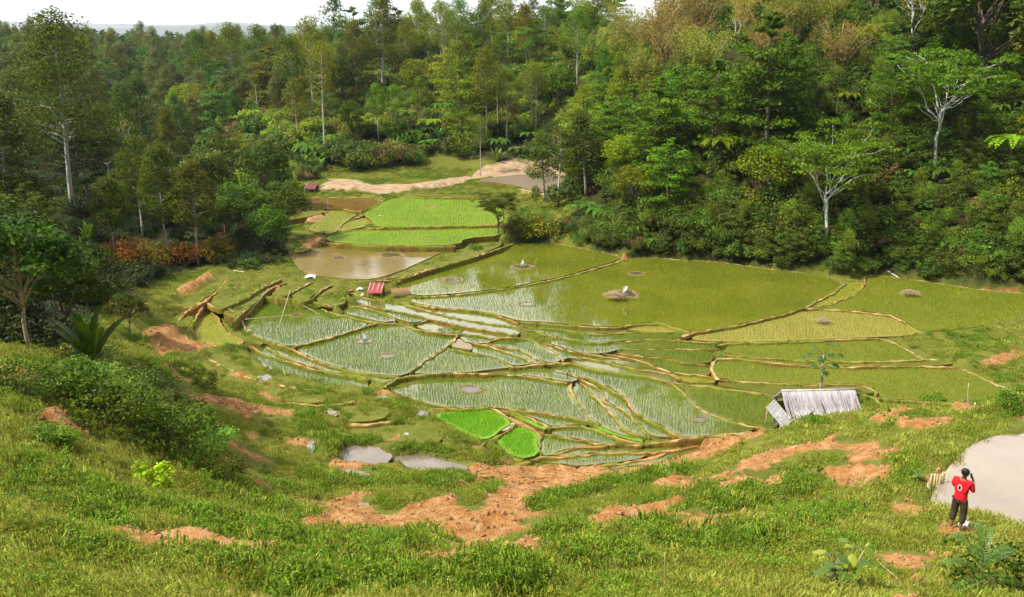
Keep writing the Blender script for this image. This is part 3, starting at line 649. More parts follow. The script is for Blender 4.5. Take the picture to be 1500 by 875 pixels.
forest[(GX < -62) & (GY > 30)] = 1; forest[(GX > 85) & (GY > 60)] = 1
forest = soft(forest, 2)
near = np.clip(1 - (np.hypot(GX, GY - 30) - 60) / 60, 0, 1)
H = H + _bx * _pm + near * (.25 + .75 * _pm) * (0.26 * fbm(GX / 3.2, GY / 3.2, 4) + 0.14 * fbm(GX / 0.9, GY / 0.9, 3)) + 1.2 * (forest > .5) * fbm(GX / 6, GY / 6, 3)
H = H + (earth > .5) * near * (0.10 + 0.45 * fbm(GX / 0.8 + 5, GY / 0.8, 3))
# paddies press the land down under them; hillside pools get a level rim
for k, f in FIELDS.items():
    if f['z'] is None:
        c = [hit(a, b) for a, b in f['px']]; f['z'] = float(np.mean([v[2] for v in c])) - 0.05; f['pool'] = True
    W = chaikin(f['px'], True, 1)
    if f.get('pool'): W = resample(np.r_[W, W[:1]], 2.2)[:-1]; W = W + np.stack([2.6 * fbm(W[:, 0] / 5 + 3, W[:, 1] / 3, 3), 3.2 * fbm(W[:, 0] / 4 + 50, W[:, 1] / 3, 3)], 1) * 2
    f['xy'] = np.array([at_z(a, b, f['z'])[:2] for a, b in W])
for k, f in FIELDS.items():
    xy = f['xy']; x0, y0 = xy.min(0) - 3; x1, y1 = xy.max(0) + 3
    jx = (GX > x0) & (GX < x1) & (GY > y0) & (GY < y1)
    ins = inside(xy, GX[jx], GY[jx]); d = dist_line(GX[jx], GY[jx], np.r_[xy, xy[:1]])
    h = H[jx]; z = f['z']
    if f.get('pool') or k == 'BP':
        wr = 1.0 if f.get('pool') else 1.6
        a = np.clip(1 - d / wr, 0, 1) * ~ins
        h = h * (1 - a) + np.maximum(np.minimum(h, z + .25), z + .07) * a
        h = np.where(ins, z - 0.12 - np.clip(d, 0, .5), h)
    else:
        h = np.where(ins | (d < 0.35), np.minimum(h, z - 0.22), h)
        far_ = (d < 1.2) & ~ins
        h = np.where(far_, np.minimum(h, z + 0.25 + 0.6 * d), h)
    H[jx] = h
# earth is banked up to the outer edge of every paddy that has no neighbour there
_near = np.zeros_like(H, bool)
for f in FIELDS.values():
    xy = f['xy']; x0, y0 = xy.min(0) - 1; x1, y1 = xy.max(0) + 1
    jx = (GX > x0) & (GX < x1) & (GY > y0) & (GY < y1)
    _near[jx] |= inside(xy, GX[jx], GY[jx]) | (dist_line(GX[jx], GY[jx], np.r_[xy, xy[:1]]) < .25)
for k, f in FIELDS.items():
    xy = f['xy']; x0, y0 = xy.min(0) - 4; x1, y1 = xy.max(0) + 4
    jx = (GX > x0) & (GX < x1) & (GY > y0) & (GY < y1); d = dist_line(GX[jx], GY[jx], np.r_[xy, xy[:1]])
    t = f['z'] + .03 - np.clip(d - .6, 0, 9) * .5; h = H[jx]
    H[jx] = np.where(~_near[jx] & (d < 3.0), np.maximum(h, t), h)
earth = np.clip(earth, 0, 1)
_nx = len(gx); _ny = len(gy)
_i = (np.arange(_ny - 1)[:, None] * _nx + np.arange(_nx - 1)[None]).ravel()
g = Geo(); g.add(np.stack([GX, GY, H], -1).reshape(-1, 3), None, np.stack([_i, _i + 1, _i + _nx + 1, _i + _nx], 1))
_me = g.mesh('ground', M['terrain'], True)
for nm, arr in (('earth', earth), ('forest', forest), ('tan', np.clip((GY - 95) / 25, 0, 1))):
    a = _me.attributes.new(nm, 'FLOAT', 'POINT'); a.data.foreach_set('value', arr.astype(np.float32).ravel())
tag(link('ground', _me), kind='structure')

# ------------------------------------------------------------------ water and rice sheets
KIND_MAT = dict(water='water', wetolive='water_olive', open='water', brown='water_brown', mud='water_mud', muddy='water_mud', pale='water_pale', pink='water_mud', rice_olive='rice_olive',
                rice_green='rice_green', rice_bright='rice_bright', nursery='rice_bright', rice_tan='rice_tan', rice_yellow='rice_yellow', grassy='terrain', fallow='fallow')
for k, f in FIELDS.items():
    bm = bmesh.new(); z = f['z']
    vs = [bm.verts.new((x, y, z)) for x, y in f['xy']]
    lo = [bm.verts.new((x, y, z - .6)) for x, y in f['xy']]
    n = len(vs); fc = bm.faces.new(vs)
    if fc.normal.z < 0 or fc.calc_area() and (fc.normal_update() or fc.normal.z < 0): fc.normal_flip()
    for i in range(n):
        try: bm.faces.new((vs[i], lo[i], lo[(i + 1) % n], vs[(i + 1) % n]))
        except ValueError: pass
    bmesh.ops.triangulate(bm, faces=[fc], ngon_method='EAR_CLIP')
    wet = f['kind'] in ('water', 'wetolive', 'open', 'brown', 'mud', 'muddy', 'pale', 'pink')
    me = bpy.data.meshes.new('water' if wet else 'rice_field'); bm.to_mesh(me); bm.free()
    me.materials.append(M['puddle' if f.get('pool') else KIND_MAT[f['kind']]]); me.materials.append(M['bund'])
    for p_ in me.polygons:
        if abs(p_.normal.z) < .5: p_.material_index = 1
    tag(link('water' if wet else 'rice_field', me), kind='structure')
for f in FIELDS.values():
    f['bb'] = (*f['px'].min(0), *f['px'].max(0)); f['pl'] = [tuple(map(float, v)) for v in f['px']]
def pip(p, x, y):
    r = False; x0, y0 = p[-1]
    for x1, y1 in p:
        if (y1 > y) != (y0 > y) and x < (x0 - x1) * (y - y1) / (y0 - y1) + x1: r = not r
        x0, y0 = x1, y1
    return r
def fields_at(px, py):
    return [f['z'] for f in FIELDS.values() if f['bb'][0] <= px <= f['bb'][2] and f['bb'][1] <= py <= f['bb'][3] and pip(f['pl'], px, py)]
# ------------------------------------------------------------------ bunds
def sweep_bund(w, px):
    w = w * .54
    p = resample(chaikin(px, False, 1), 4.0)
    top, bot = [], []
    for a, b in p:
        zs = sum([fields_at(a + i, b + j) for i, j in ((0, -4), (0, 4), (-5, 0), (5, 0), (0, -7), (0, 7))], [])
        if not zs:
            h = hit(a, b); zs = [h[2] if h is not None else 4.0]
        top.append(max(zs) + .05); bot.append(min(zs) - .15)
    def sm(v):
        v = np.array(v); q = np.pad(v, 3, mode='edge')
        return np.convolve(q, np.ones(7) / 7, 'valid')
    top = sm(top); bot = sm(bot)
    P = np.array([at_z(a, b, t) for (a, b), t in zip(p, top)]); P = np.c_[P, bot]
    P = resample(P, 0.38); n = len(P)
    if n < 3: return
    t = np.gradient(P[:, :2], axis=0); t /= np.linalg.norm(t, axis=1, keepdims=True) + 1e-9
    s = np.stack([-t[:, 1], t[:, 0]], 1)
    P[:, :2] += s * (rng.normal(size=(n, 1)) * .045)
    wv = w * (1 + .42 * rng.normal(size=n).clip(-1.5, 1.5)); zj = rng.normal(size=n) * .018
    prof = [(-.78, 0), (-.60, .66), (-.45, .94), (.0, 1.0), (.45, .94), (.60, .66), (.78, 0)]
    V = []
    for o, h in prof:
        j = rng.normal(size=n) * .02
        V.append(np.c_[P[:, :2] + s * (o * wv)[:, None] * (1.0 if abs(o) < .9 else 1.15), P[:, 3] + (P[:, 2] + zj - P[:, 3]) * h + j])
    V = np.stack(V, 1); m = len(prof)
    i = (np.arange(n - 1)[:, None] * m + np.arange(m - 1)[None]).ravel()
    q = np.stack([i, i + 1, i + m + 1, i + m], 1)
    g = Geo(); g.add(V.reshape(-1, 3), None, q)
    e0 = [[k, k + 1, m - 1] for k in range(m - 2)]; o = (n - 1) * m
    g.T.append(np.array(e0)); g.T.append(np.array(e0) + o)
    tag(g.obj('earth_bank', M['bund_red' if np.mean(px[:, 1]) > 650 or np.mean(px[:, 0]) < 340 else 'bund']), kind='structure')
for w, px in BUNDS: sweep_bund(w, px)
# ------------------------------------------------------------------ trees: prototypes (height in metres, base at the origin)
def clump(g, c, r, n, size, col, flat=1.0, up=0.6, dark=0.25, shell=0.45):
    """n leaves through an ellipsoid; outward/upward normals; leaf colour varies (age of the leaf)"""
    u = rng.normal(size=(n, 3)); u /= np.linalg.norm(u, axis=1, keepdims=True)
    rr = shell + (1 - shell) * rng.random(n) ** .6
    P = np.asarray(c) + u * rr[:, None] * np.array([r, r, r * flat])
    N = u * .8 + np.array([0, 0, up]) + rng.normal(size=(n, 3)) * .55
    v = (0.72 + 0.56 * rng.random(n))[:, None]
    hue = rng.random(n)[:, None]
    C = np.asarray(col) * v * (1 + (hue - .5) * np.array([.35, .1, -.2]))
    s = size * (0.7 + .6 * rng.random(n))
    g.leaves(P, N, s, s * .55, C, fold=0.08)
def limb(g, a, b, r0, r1, bend=.12, n=5, k=5):
    a, b = np.asarray(a, float), np.asarray(b, float); t = np.linspace(0, 1, n)[:, None]
    L = np.linalg.norm(b - a); off = rng.normal(size=3) * bend * L
    p = a * (1 - t) + b * t + off * (t * (1 - t) * 2); p[1:-1] += rng.normal(size=(n - 2, 3)) * .015 * L
    g.tube(p, np.linspace(r0, r1, n), k); return p
def proto_tall(seed, H=14, dens=1.0, start=.5, spread=.20, leaf=.27, nc=26, col=(1, 1, 1), pointy=.4):
    global rng; old = rng; rng = np.random.default_rng(seed)
    w, c = Geo(), Geo()
    lean = rng.normal(size=2) * .022 * H
    t = np.linspace(0, 1, 9); P = np.stack([lean[0] * t ** 1.5 + .05 * np.sin(t * 7), lean[1] * t ** 1.5 + .05 * np.cos(t * 6), H * .95 * t], 1)
    w.tube(P, .016 * H * (1 - .85 * t) * .62 + .02, 7)
    for i in range(nc):
        f = start + (1 - start) * (i + rng.random()) / nc
        q = (f - start) / (1 - start)
        rad = spread * H * (math.sin(math.pi * min(1, .22 + q * (1 - .22 * pointy * .0) * .78)) ** .7) * (.35 + .75 * rng.random())
        an = i * 2.4 + rng.random()
        base = np.array([np.interp(f - .05, t, P[:, 0]), np.interp(f - .05, t, P[:, 1]), H * .95 * (f - .05)])
        tip = base + np.array([rad * math.cos(an), rad * math.sin(an), H * (.04 + .07 * rng.random())])
        limb(w, base, tip, .0045 * H * (1.2 - q), .012, .1, 4, 4)
        r = H * (.058 + .05 * rng.random())
        clump(c, tip, r, int(150 * dens), leaf, np.array(col) * (.8 + .4 * rng.random()), .85, .5)
    clump(c, P[-1] + [0, 0, .02 * H], H * .055, int(120 * dens), leaf, col, 1.3, .5)
    for _ in range(4):                                # dead stubs below the crown
        f = start * (.6 + .4 * rng.random()); an = rng.random() * 6.3
        b = np.array([np.interp(f, t, P[:, 0]), np.interp(f, t, P[:, 1]), H * .95 * f])
        limb(w, b, b + np.array([math.cos(an), math.sin(an), .5]) * .05 * H, .05, .012, .1, 4, 4)
    rng = old; return w, c
def proto_layer(seed, H=11, nt=9, rad=3.2, leaf=.30, dens=1.0, start=.16):
    global rng; old = rng; rng = np.random.default_rng(seed)
    w, c = Geo(), Geo(); t = np.linspace(0, 1, 7)
    P = np.stack([.15 * np.sin(t * 5), .15 * np.cos(t * 4), H * t], 1); w.tube(P, .15 * (1 - .85 * t) + .03, 6)
    for i in range(nt):
        f = start + (1 - start) * i / (nt - 1)
        rt = rad * (.45 + .55 * math.sin(math.pi * (1 - f) ** .75 * .86 + .12)) * (.8 + .4 * rng.random()) * (1 if f < .9 else .55)
        nb = rng.integers(4, 7) if f < .85 else 3
        for k in range(nb):
            an = k * 6.283 / nb + i * .9 + rng.normal() * .25; rr = rt * (.6 + .4 * rng.random())
            b = np.array([0, 0, H * min(.98, f * .97 + rng.normal() * .032)]); e = b + np.array([rr * math.cos(an), rr * math.sin(an), .25 + .3 * rng.random()])
            limb(w, b, e, .055, .012, .08, 4, 4)
            cc = np.array([1, 1, 1.]) * (.78 + .44 * rng.random())
            clump(c, b + (e - b) * .88, rr * .48, int(105 * dens), leaf, cc, .30, .8, shell=.1)
            clump(c, b + (e - b) * .45, rr * .36, int(36 * dens), leaf, cc * .9, .3, .8, shell=.1)
    for k in range(7): clump(c, [0, 0, H * (1.0 - .06 * k)] + rng.normal(size=3) * .25, .55 + .10 * k, 60, leaf, np.array([1, 1, 1.]) * (.75 + .4 * rng.random()), .6, .7)
    rng = old; return w, c
def proto_broad(seed, H=8, rx=3.0, leaf=.30, nc=38, dens=1.0, low=.25, col=(1, 1, 1), tr=.17):
    global rng; old = rng; rng = np.random.default_rng(seed)
    w, c = Geo(), Geo(); P = limb(w, (0, 0, 0), (rng.normal() * .3, rng.normal() * .3, H * .55), tr, tr * .55, .05, 6, 7)
    for i in range(nc):
        u = rng.normal(size=3); u /= np.linalg.norm(u); u[2] = abs(u[2]) * 1.1 - .25
        z = H * (low + (1 - low) * .45) + u[2] * H * (1 - low) * .52
        k = rx * (.55 + .5 * rng.random()); e = np.array([u[0] * k, u[1] * k, max(z, H * low * .7)])
        if i % 2 == 0: limb(w, P[3 + i % 3] if tr < .1 else P[2 + i % 4], e, tr * .36, .012, .12, 5, 4)
        clump(c, e, rx * (.24 + .16 * rng.random()), int(95 * dens), leaf, np.array(col) * (.75 + .5 * rng.random()), .8, .6)
    rng = old; return w, c
def proto_bamboo(seed, H=9, nculm=26, leaf=.34):
    global rng; old = rng; rng = np.random.default_rng(seed)
    w, c = Geo(), Geo()
    for i in range(nculm):
        an = rng.random() * 6.283; r0 = .7 * rng.random(); h = H * (.65 + .4 * rng.random()); out = (.10 + .28 * rng.random()) * H
        t = np.linspace(0, 1, 8); x = r0 + out * t ** 2.4; z = h * (t - .16 * t ** 3)
        P = np.stack([x * math.cos(an), x * math.sin(an), z], 1); w.tube(P, .05 * (1 - .8 * t), 4, cap=False)
        n = 135; f = .35 + .65 * rng.random(n)
        B = np.stack([np.interp(f, t, P[:, k]) for k in range(3)], 1) + rng.normal(size=(n, 3)) * np.array([.42, .42, .30]) * (H / 9)
        N = rng.normal(size=(n, 3)) + np.array([.6 * math.cos(an), .6 * math.sin(an), .5])
        C = np.array([1, 1, 1.]) * (.65 + .7 * rng.random(n))[:, None] * (1 + (rng.random((n, 1)) - .5) * np.array([.4, .1, -.2]))
        c.leaves(B, N, leaf * (.7 + .6 * rng.random(n)), leaf * .30, C, .05)
    rng = old; return w, c
def proto_umbrella(seed, H=13, rad=5.2, leaf=.30, fork=.42, nl=5, thick=.19, dens=1.0):
    """pale trunk that forks into long rising limbs under flat, thin tiers of leaves"""
    global rng; old = rng; rng = np.random.default_rng(seed)
    w, c = Geo(), Geo(); f0 = np.array([.05 * H * rng.normal() * .4, 0, H * fork])
    P = limb(w, (0, 0, 0), f0, thick, thick * .72, .03, 7, 8)
    for i in range(nl):
        an = i * 6.283 / nl + rng.normal() * .2; s = .38 + .22 * rng.random()
        k = f0 * (1 - .18 * (i % 2)); k[2] = H * fork * (1 - .14 * (i % 3))
        e = np.array([rad * s * math.cos(an), rad * s * math.sin(an), H * (.74 + .14 * rng.random())])
        L = limb(w, k, e, thick * .40, thick * .10, .10, 7, 6)
        for q_ in (L[-1], L[-2], L[-3] + [0, 0, .5]):
            for _ in range(3): clump(c, q_ + rng.normal(size=3) * np.array([.9, .9, .45]) + [0, 0, .4], rad * (.20 + .10 * rng.random()), int(110 * dens), leaf, np.array([1, 1, 1.]) * (.8 + .5 * rng.random()), .24, .7, shell=.05)
        for j in range(5):
            b = L[3 + j % 4]; a2 = an + rng.normal() * .8; l2 = rad * (.3 + .35 * rng.random())
            e2 = b + np.array([l2 * math.cos(a2), l2 * math.sin(a2), H * (.06 + .10 * rng.random())])
            limb(w, b, e2, thick * .15, .015, .1, 5, 4)
            for _ in range(3):
                q = e2 + rng.normal(size=3) * np.array([.8, .8, .35])
                clump(c, q, rad * (.17 + .10 * rng.random()), int(95 * dens), leaf, np.array([1, 1, 1.]) * (.75 + .5 * rng.random()), .24, .7, shell=.05)
    for i in range(9):                                  # low sprays on thin side twigs
        an = rng.random() * 6.283; z = H * (.55 + .2 * rng.random()); rr = rad * (.5 + .45 * rng.random())
        b = np.array([0, 0, z - .5]); e = np.array([rr * math.cos(an), rr * math.sin(an), z + .2]); 
        limb(w, b * np.array([1, 1, .85]), e, .05, .012, .1, 5, 4)
        clump(c, e, rad * .22, int(100 * dens), leaf, np.array([1, 1, 1.]) * (.7 + .5 * rng.random()), .22, .7, shell=.05)
    rng = old; return w, c
def proto_bare(seed, H=8, leafn=220):
    global rng; old = rng; rng = np.random.default_rng(seed)
    w, c = Geo(), Geo(); tips = []
    def grow_(a, d, L, r, lev):
        b = a + d * L; P = limb(w, a, b, r, r * .62, .08, 4, 5 if lev < 2 else 3)
        if lev == 4: tips.append(b); return
        for k in range(3 if lev < 2 else 2):
            nd_ = d + rng.normal(size=3) * .5 + np.array([0, 0, .18]); nd_ /= np.linalg.norm(nd_); grow_(P[-1] if k else P[-2], nd_, L * (.62 + .2 * rng.random()), r * .58, lev + 1)
    grow_(np.zeros(3), np.array([0.03, 0, 1.]), H * .36, H * .016, 0)
    T = np.array(tips); n = leafn; P = T[rng.integers(0, len(T), n)] + rng.normal(size=(n, 3)) * .35
    c.leaves(P, rng.normal(size=(n, 3)) + [0, 0, .5], .2, .11, np.array([1, 1, 1.]) * (.7 + .5 * rng.random((n, 1))), .05)
    rng = old; return w, c
def frond(g, base, an, L, rise, droop, wid, col, nseg=16, lw=.07):
    """one feather-shaped frond: arching rib with two rows of leaflets"""
    t = np.linspace(0, 1, nseg); x = L * t * (1 - .12 * t); z = rise * np.sin(np.pi * .55 * t) - droop * t ** 2.2
    P = np.stack([base[0] + x * math.cos(an), base[1] + x * math.sin(an), base[2] + z], 1)
    g.tube(P, np.linspace(.028, .006, nseg) * L / 1.6, 4, np.array(col) * .8, cap=False)
    s = np.array([-math.sin(an), math.cos(an), 0])
    for k in range(1, nseg):
        d = P[k] - P[k - 1]; d /= np.linalg.norm(d); up = np.cross(s, d)
        for sg in (-1, 1):
            w = wid * math.sin(math.pi * min(.98, .12 + .86 * t[k])) ** .7 * (.9 + .2 * rng.random())
            tip = P[k] + (s * sg * .93 + d * .38 + up * -.22) * w; m = P[k] * .5 + tip * .5 + up * .03; hw = d * L * lw / 2
            g.add([P[k] - hw * .5, m - hw, tip, m + hw, ], None, [[0, 1, 2, 3]], np.array(col) * (.75 + .5 * rng.random()))
def proto_treefern(seed, H=3.2, nf=13, L=2.0):
    global rng; old = rng; rng = np.random.default_rng(seed)
    w, c = Geo(), Geo(); P = limb(w, (0, 0, 0), (.15, .1, H), .11, .09, .03, 5, 7)
    for i in range(nf): frond(c, P[-1], i * 2.4 + rng.normal() * .15, L * (.85 + .3 * rng.random()), .55 + .35 * rng.random(), .5 + .5 * rng.random(), .42, (1, 1, 1), 12, .11)
    rng = old; return w, c
def banana_leaf(g, base, an, L, tilt, wid, col):
    n = 9; t = np.linspace(0, 1, n); el = tilt - (.75 * t ** 2)
    dx = np.cos(el); dz = np.sin(el); x = np.cumsum(np.r_[0, dx[:-1]]) * L / (n - 1); z = np.cumsum(np.r_[0, dz[:-1]]) * L / (n - 1)
    P = np.stack([base[0] + x * math.cos(an), base[1] + x * math.sin(an), base[2] + z], 1)
    s = np.array([-math.sin(an), math.cos(an), 0]); w = wid * np.clip(np.sin(np.pi * np.clip(t * 1.02 - .04, 0, 1)), 0, 1) ** .55 + .02
    j = .85 + .25 * rng.random((n, 1))
    A = P + s * w[:, None] * j + [0, 0, .06]; B = P - s * w[:, None] * j[::-1] + [0, 0, .06]
    V = np.concatenate([A, P, B]); i = np.arange(n - 1)
    q = np.concatenate([np.stack([i, i + 1, n + i + 1, n + i], 1), np.stack([n + i, n + i + 1, 2 * n + i + 1, 2 * n + i], 1)])
    cc = np.tile(np.array(col), (3 * n, 1)) * (.85 + .3 * rng.random((3 * n, 1))); cc[n:2 * n] *= 1.25
    g.add(V, None, q, cc)
def proto_banana(seed, H=1.6, nl=9, L=2.0):
    global rng; old = rng; rng = np.random.default_rng(seed)
    w, c = Geo(), Geo(); w.tube([[0, 0, 0], [.03, 0, H * .5], [.05, .03, H]], [.15, .12, .08], 8)
    for i in range(nl): banana_leaf(c, (.05, .03, H * .96), i * 2.4 + rng.normal() * .2, L * (.8 + .35 * rng.random()), 1.50 - .055 * i + rng.normal() * .06, .20 + .05 * rng.random(), (1, 1, 1))
    rng = old; return w, c
def proto_shrub(seed, H=1.8, r=1.2, leaf=.17, nc=16, n=90):
    global rng; old = rng; rng = np.random.default_rng(seed)
    w, c = Geo(), Geo()
    for i in range(nc):
        an = rng.random() * 6.283; k = r * math.sqrt(rng.random()); e = np.array([k * math.cos(an), k * math.sin(an), H * (.25 + .75 * rng.random() * (1 - .45 * (k / r) ** 2))])
        limb(w, (e[0] * .1, e[1] * .1, 0), e, .03, .008, .1, 4, 4)
        clump(c, e, r * (.28 + .18 * rng.random()), n, leaf, np.array([1, 1, 1.]) * (.7 + .6 * rng.random()), .8, .6)
    rng = old; return w, c

PROTO = {}
def proto(key, fn, bark, H):
    w, c = fn
    PROTO[key] = (w.mesh('trunk', M[bark], True), c.mesh('crown', M['leaf']), H)
proto('tall0', proto_tall(1, 14, 1.0, .48, .17, .27, 30), 'bark_pale', 14); proto('tall1', proto_tall(2, 14, .9, .55, .20, .27, 26), 'bark_pale', 14)
proto('tall2', proto_tall(3, 14, 1.2, .38, .15, .27, 34), 'bark_pale', 14); proto('tall3', proto_tall(4, 14, .7, .62, .21, .25, 24), 'bark_pale', 14)
proto('mango0', proto_broad(81, 6, 2.0, .21, 44, 1.1, .46, tr=.075), 'bark_dark', 6)
proto('ridge0', proto_tall(71, 12, 1.6, .40, .175, .21, 42), 'bark_pale', 12); proto('ridge1', proto_tall(72, 12, 1.6, .46, .19, .21, 40), 'bark_pale', 12)
proto('giant', proto_tall(61, 18, 1.5, .42, .17, .23, 52), 'bark_pale', 18)
proto('layer0', proto_layer(5, 11, 10, 3.0), 'bark_dark', 11); proto('layer1', proto_layer(6, 11, 9, 3.5), 'bark_dark', 11); proto('layer2', proto_layer(7, 11, 12, 2.6), 'bark_dark', 11)
proto('broad0', proto_broad(8, 8, 3.0), 'bark_dark', 8); proto('broad1', proto_broad(9, 8, 2.4, .28, 34), 'bark_dark', 8); proto('broad2', proto_broad(10, 8, 3.3, .34, 42, .9, .12), 'bark_dark', 8)
proto('bamboo0', proto_bamboo(11), 'bamboo', 9); proto('bamboo1', proto_bamboo(12, 9, 30, .30), 'bamboo', 9)
proto('umb0', proto_umbrella(13, 13, 5.2, .28, .46, dens=.62), 'bark_white', 13); proto('umb1', proto_umbrella(14, 13, 4.6, .28, .50, 5, .17, .55), 'bark_white', 13)
proto('bare0', proto_bare(15), 'bark_pale', 8); proto('bare1', proto_bare(16, 8, 500), 'bark_white', 8)
proto('fern0', proto_treefern(17), 'bark_dark', 3.6); proto('banana0', proto_banana(18, .55, 11, 2.1), 'bark_dark', 2.5); proto('banana1', proto_banana(19, 1.3, 8), 'bark_dark', 2.7)
proto('shrub0', proto_shrub(20), 'bark_dark', 1.8); proto('shrub1', proto_shrub(21, 1.8, 1.5, .15, 20, 80), 'bark_dark', 1.8); proto('shrub2', proto_shrub(22, 1.6, 1.0, .24, 14, 60), 'bark_dark', 1.6)
proto('dome', proto_umbrella(23, 9, 3.4, .20, .45, 6, .17, 1.1), 'bark_dark', 9)
proto('conif', proto_tall(24, 12, 1.15, .22, .13, .25, 40, pointy=1), 'bark_pale', 12)

PART = {'fern': ('tree_fern', 'tree fern'), 'banana': ('banana_plant', 'banana plant'), 'shrub': ('shrub', 'shrub'), 'bamboo': ('bamboo_clump', 'bamboo')}
def plant(key, p, H, label, tint=(1, 1, 1), group=None, wide=1.0, rz=None, name=None, cat=None, lean=(0, 0), bark=None):
    w, c, h0 = PROTO[key]; s = H / h0
    base = key.rstrip('0123456789')
    nm, ct = PART.get(base, ('tree', 'tree'))
    e = empty(name or nm, (p[0], p[1], p[2] - .12 * min(1, s)), label, cat or ct, group, rng.random() * 6.283 if rz is None else rz)
    e.scale = (s * wide, s * wide, s); e.rotation_euler[0], e.rotation_euler[1] = lean
    a = link('stem' if base in ('shrub', 'fern', 'banana') else 'culms' if base == 'bamboo' else 'trunk', w, e)
    b = link('foliage' if base == 'shrub' else 'fronds' if base == 'fern' else 'leaves' if base in ('banana', 'bamboo') else 'crown', c, e)
    b.color = (*tint, 1)
    if bark: a.color = (*bark, 1)
    return e
KEEP = []           # screen boxes in front of which no random tree may stand (px0, py0, px1, py1, depth)
def feature(key, px, py, top, label, tint=(1, 1, 1), wide=1.0, keep=0, Y=None, **kw):
    p = hit(px, py) if Y is None else at_y(px, py, Y)
    if Y is not None: p[2] = float(Hs(p[0], p[1]))
    d = to_px(*p)[2]; qx, qy, _ = to_px(*p)
    H = (qy - top) * d / F / .985
    if keep: KEEP.append((px - keep, top + .25 * (py - top), px + keep, py, d))
    return plant(key, p, H, label, tint, wide=wide, **kw)
OLV, DRK, YEL, BRN, GRN, PAL, DGR = (.95, .98, .6), (.55, .62, .6), (1.9, 1.55, .7), (2.5, 1.5, 1.2), (.85, 1.1, .7), (1.5, 1.45, 1.6), (.62, .80, .62)
# left-hand ridge
feature('giant', 108, 312, 36, 'tallest pale-trunked tree on the left ridge, with a drooping olive crown', (.62, .62, .40), 1.2, 14, rz=2.2)
feature('tall1', 38, 248, 112, 'dark leaning tree with a thin bare trunk at the far left edge', DRK, 1.3, 8)
feature('tall2', 12, 345, 150, 'dark bushy tree at the very left edge in front of the leaning one', (.42, .52, .4), 1.4)
feature('broad0', 40, 352, 250, 'black-green tree below the tallest tree of the left ridge', (.36, .5, .36), 1.1)
feature('tall0', 165, 300, 160, 'dark tree right of the tallest tree of the left ridge', (.6, .68, .5), 1.2)
feature('ridge0', 168, 374, 262, 'young tree on the left ridge, first thin trunk right of the banana plant', (.7, .75, .45), 1.15, 6)
feature('ridge1', 182, 376, 268, 'young tree on the left ridge, second thin trunk right of the banana plant', (.75, .8, .45), 1.0, 6)
feature('ridge1', 209, 347, 205, 'young tree with a slanting bare trunk above the rusty red bushes', (.7, .72, .45), .95, 6, lean=(0, -.06))
feature('ridge0', 245, 378, 215, 'straight thin-trunked tree between two patches of rusty red bushes', (.65, .72, .42), .95, 6)
feature('ridge1', 291, 388, 240, 'bushy tree with twin pale stems at the edge of the left terraces', (.8, .76, .45), 1.1, 8)
feature('ridge0', 253, 275, 162, 'round-headed tree with a pale trunk standing above the left ridge', (1.0, .95, .6), .8, 7)
feature('bare0', 192, 262, 172, 'nearly leafless brownish tree among the dark trees of the left ridge', (2.2, 1.5, 1.3), 1.0, 8)
feature('broad0', 360, 350, 262, 'dark bushy tree on the spur above the red-brown terrace', (.5, .68, .55), 1.2)
feature('broad2', 392, 372, 300, 'low dark tree at the very tip of the left spur', (.55, .75, .55), 1.1)
feature('broad1', 335, 360, 285, 'dense dark tree behind the twin-stemmed tree on the left spur', (.45, .62, .45), 1.2)
feature('mango0', 45, 514, 318, 'dark glossy broadleaf tree with a thin pale trunk on the near left shoulder', (.26, .40, .27), 1.25, 12, bark=(2.6, 2.4, 2.2))  # crown tint lowered so the leaf colour itself carries the shade
feature('broad2', 10, 500, 290, 'darkest dense tree at the left edge behind the near shoulder', (.32, .45, .36), 1.3, Y=40)
feature('broad1', 100, 470, 350, 'dark tree behind the big banana plant on the left', (.42, .55, .45), 1.3, Y=44)
feature('mango0', 190, 496, 428, 'small round dark tree above the red earth scar', (.45, .5, .38), 1.2)
feature('banana0', 138, 545, 455, 'big dark banana plant at the edge of the near left shoulder', (.30, .52, .35), 1.0)
feature('banana1', 133, 372, 333, 'pale green banana plant among the rusty bushes of the left ridge', (1.6, 1.9, 1.2), 1.0)
feature('shrub0', 299, 570, 538, 'small lone sapling on the grass by the white puddle', (.8, .95, .9), .9, name='sapling', cat='sapling')
# across the valley
feature('tall3', 476, 233, 72, 'tall tree with a leaning pale trunk above the brown pond', (1.15, .95, .6), .8, 8, lean=(0, -.09))
feature('tall1', 437, 222, 122, 'tree with a forked orange-brown trunk above the brown pond', (1.0, .9, .6), .95, 8, bark=(1.2, .8, .5))
feature('tall3', 298, 207, 128, 'olive tree with a rounded crown in the far left forest', (1.2, .95, .6), 1.2, 6)
feature('broad1', 354, 250, 195, 'pale grey-green small tree at the foot of the far slope', PAL, 1.1, 6)
feature('tall2', 560, 136, 2, 'tallest dark tree on the skyline at the head of the valley', (.95, .85, .6), 1.05, 7)
feature('tall0', 522, 146, 40, 'tree just left of the tallest tree on the skyline', (1.2, 1.0, .6), .9)
feature('tall1', 596, 120, 42, 'tree just right of the tallest tree on the skyline', (1.1, 1.0, .6), 1.1)
feature('tall0', 555, 207, 128, 'left one of three thin-trunked trees on the yellow-green slope', GRN, 1.1, 6)
feature('tall1', 580, 204, 128, 'middle one of three thin-trunked trees on the yellow-green slope', GRN, 1.1, 6)
feature('tall0', 617, 190, 118, 'right one of three thin-trunked trees on the yellow-green slope', GRN, 1.1, 6)
feature('tall3', 704, 258, 178, 'slim tree with a white trunk standing in front of the cut bank', GRN, .8, 8)
feature('tall1', 742, 213, 105, 'pale-trunked tree in the middle of the sunny slope', OLV, .9, 7)
feature('tall3', 729, 196, 98, 'slender tree left of the pale-trunked one on the sunny slope', OLV, .8, 6)
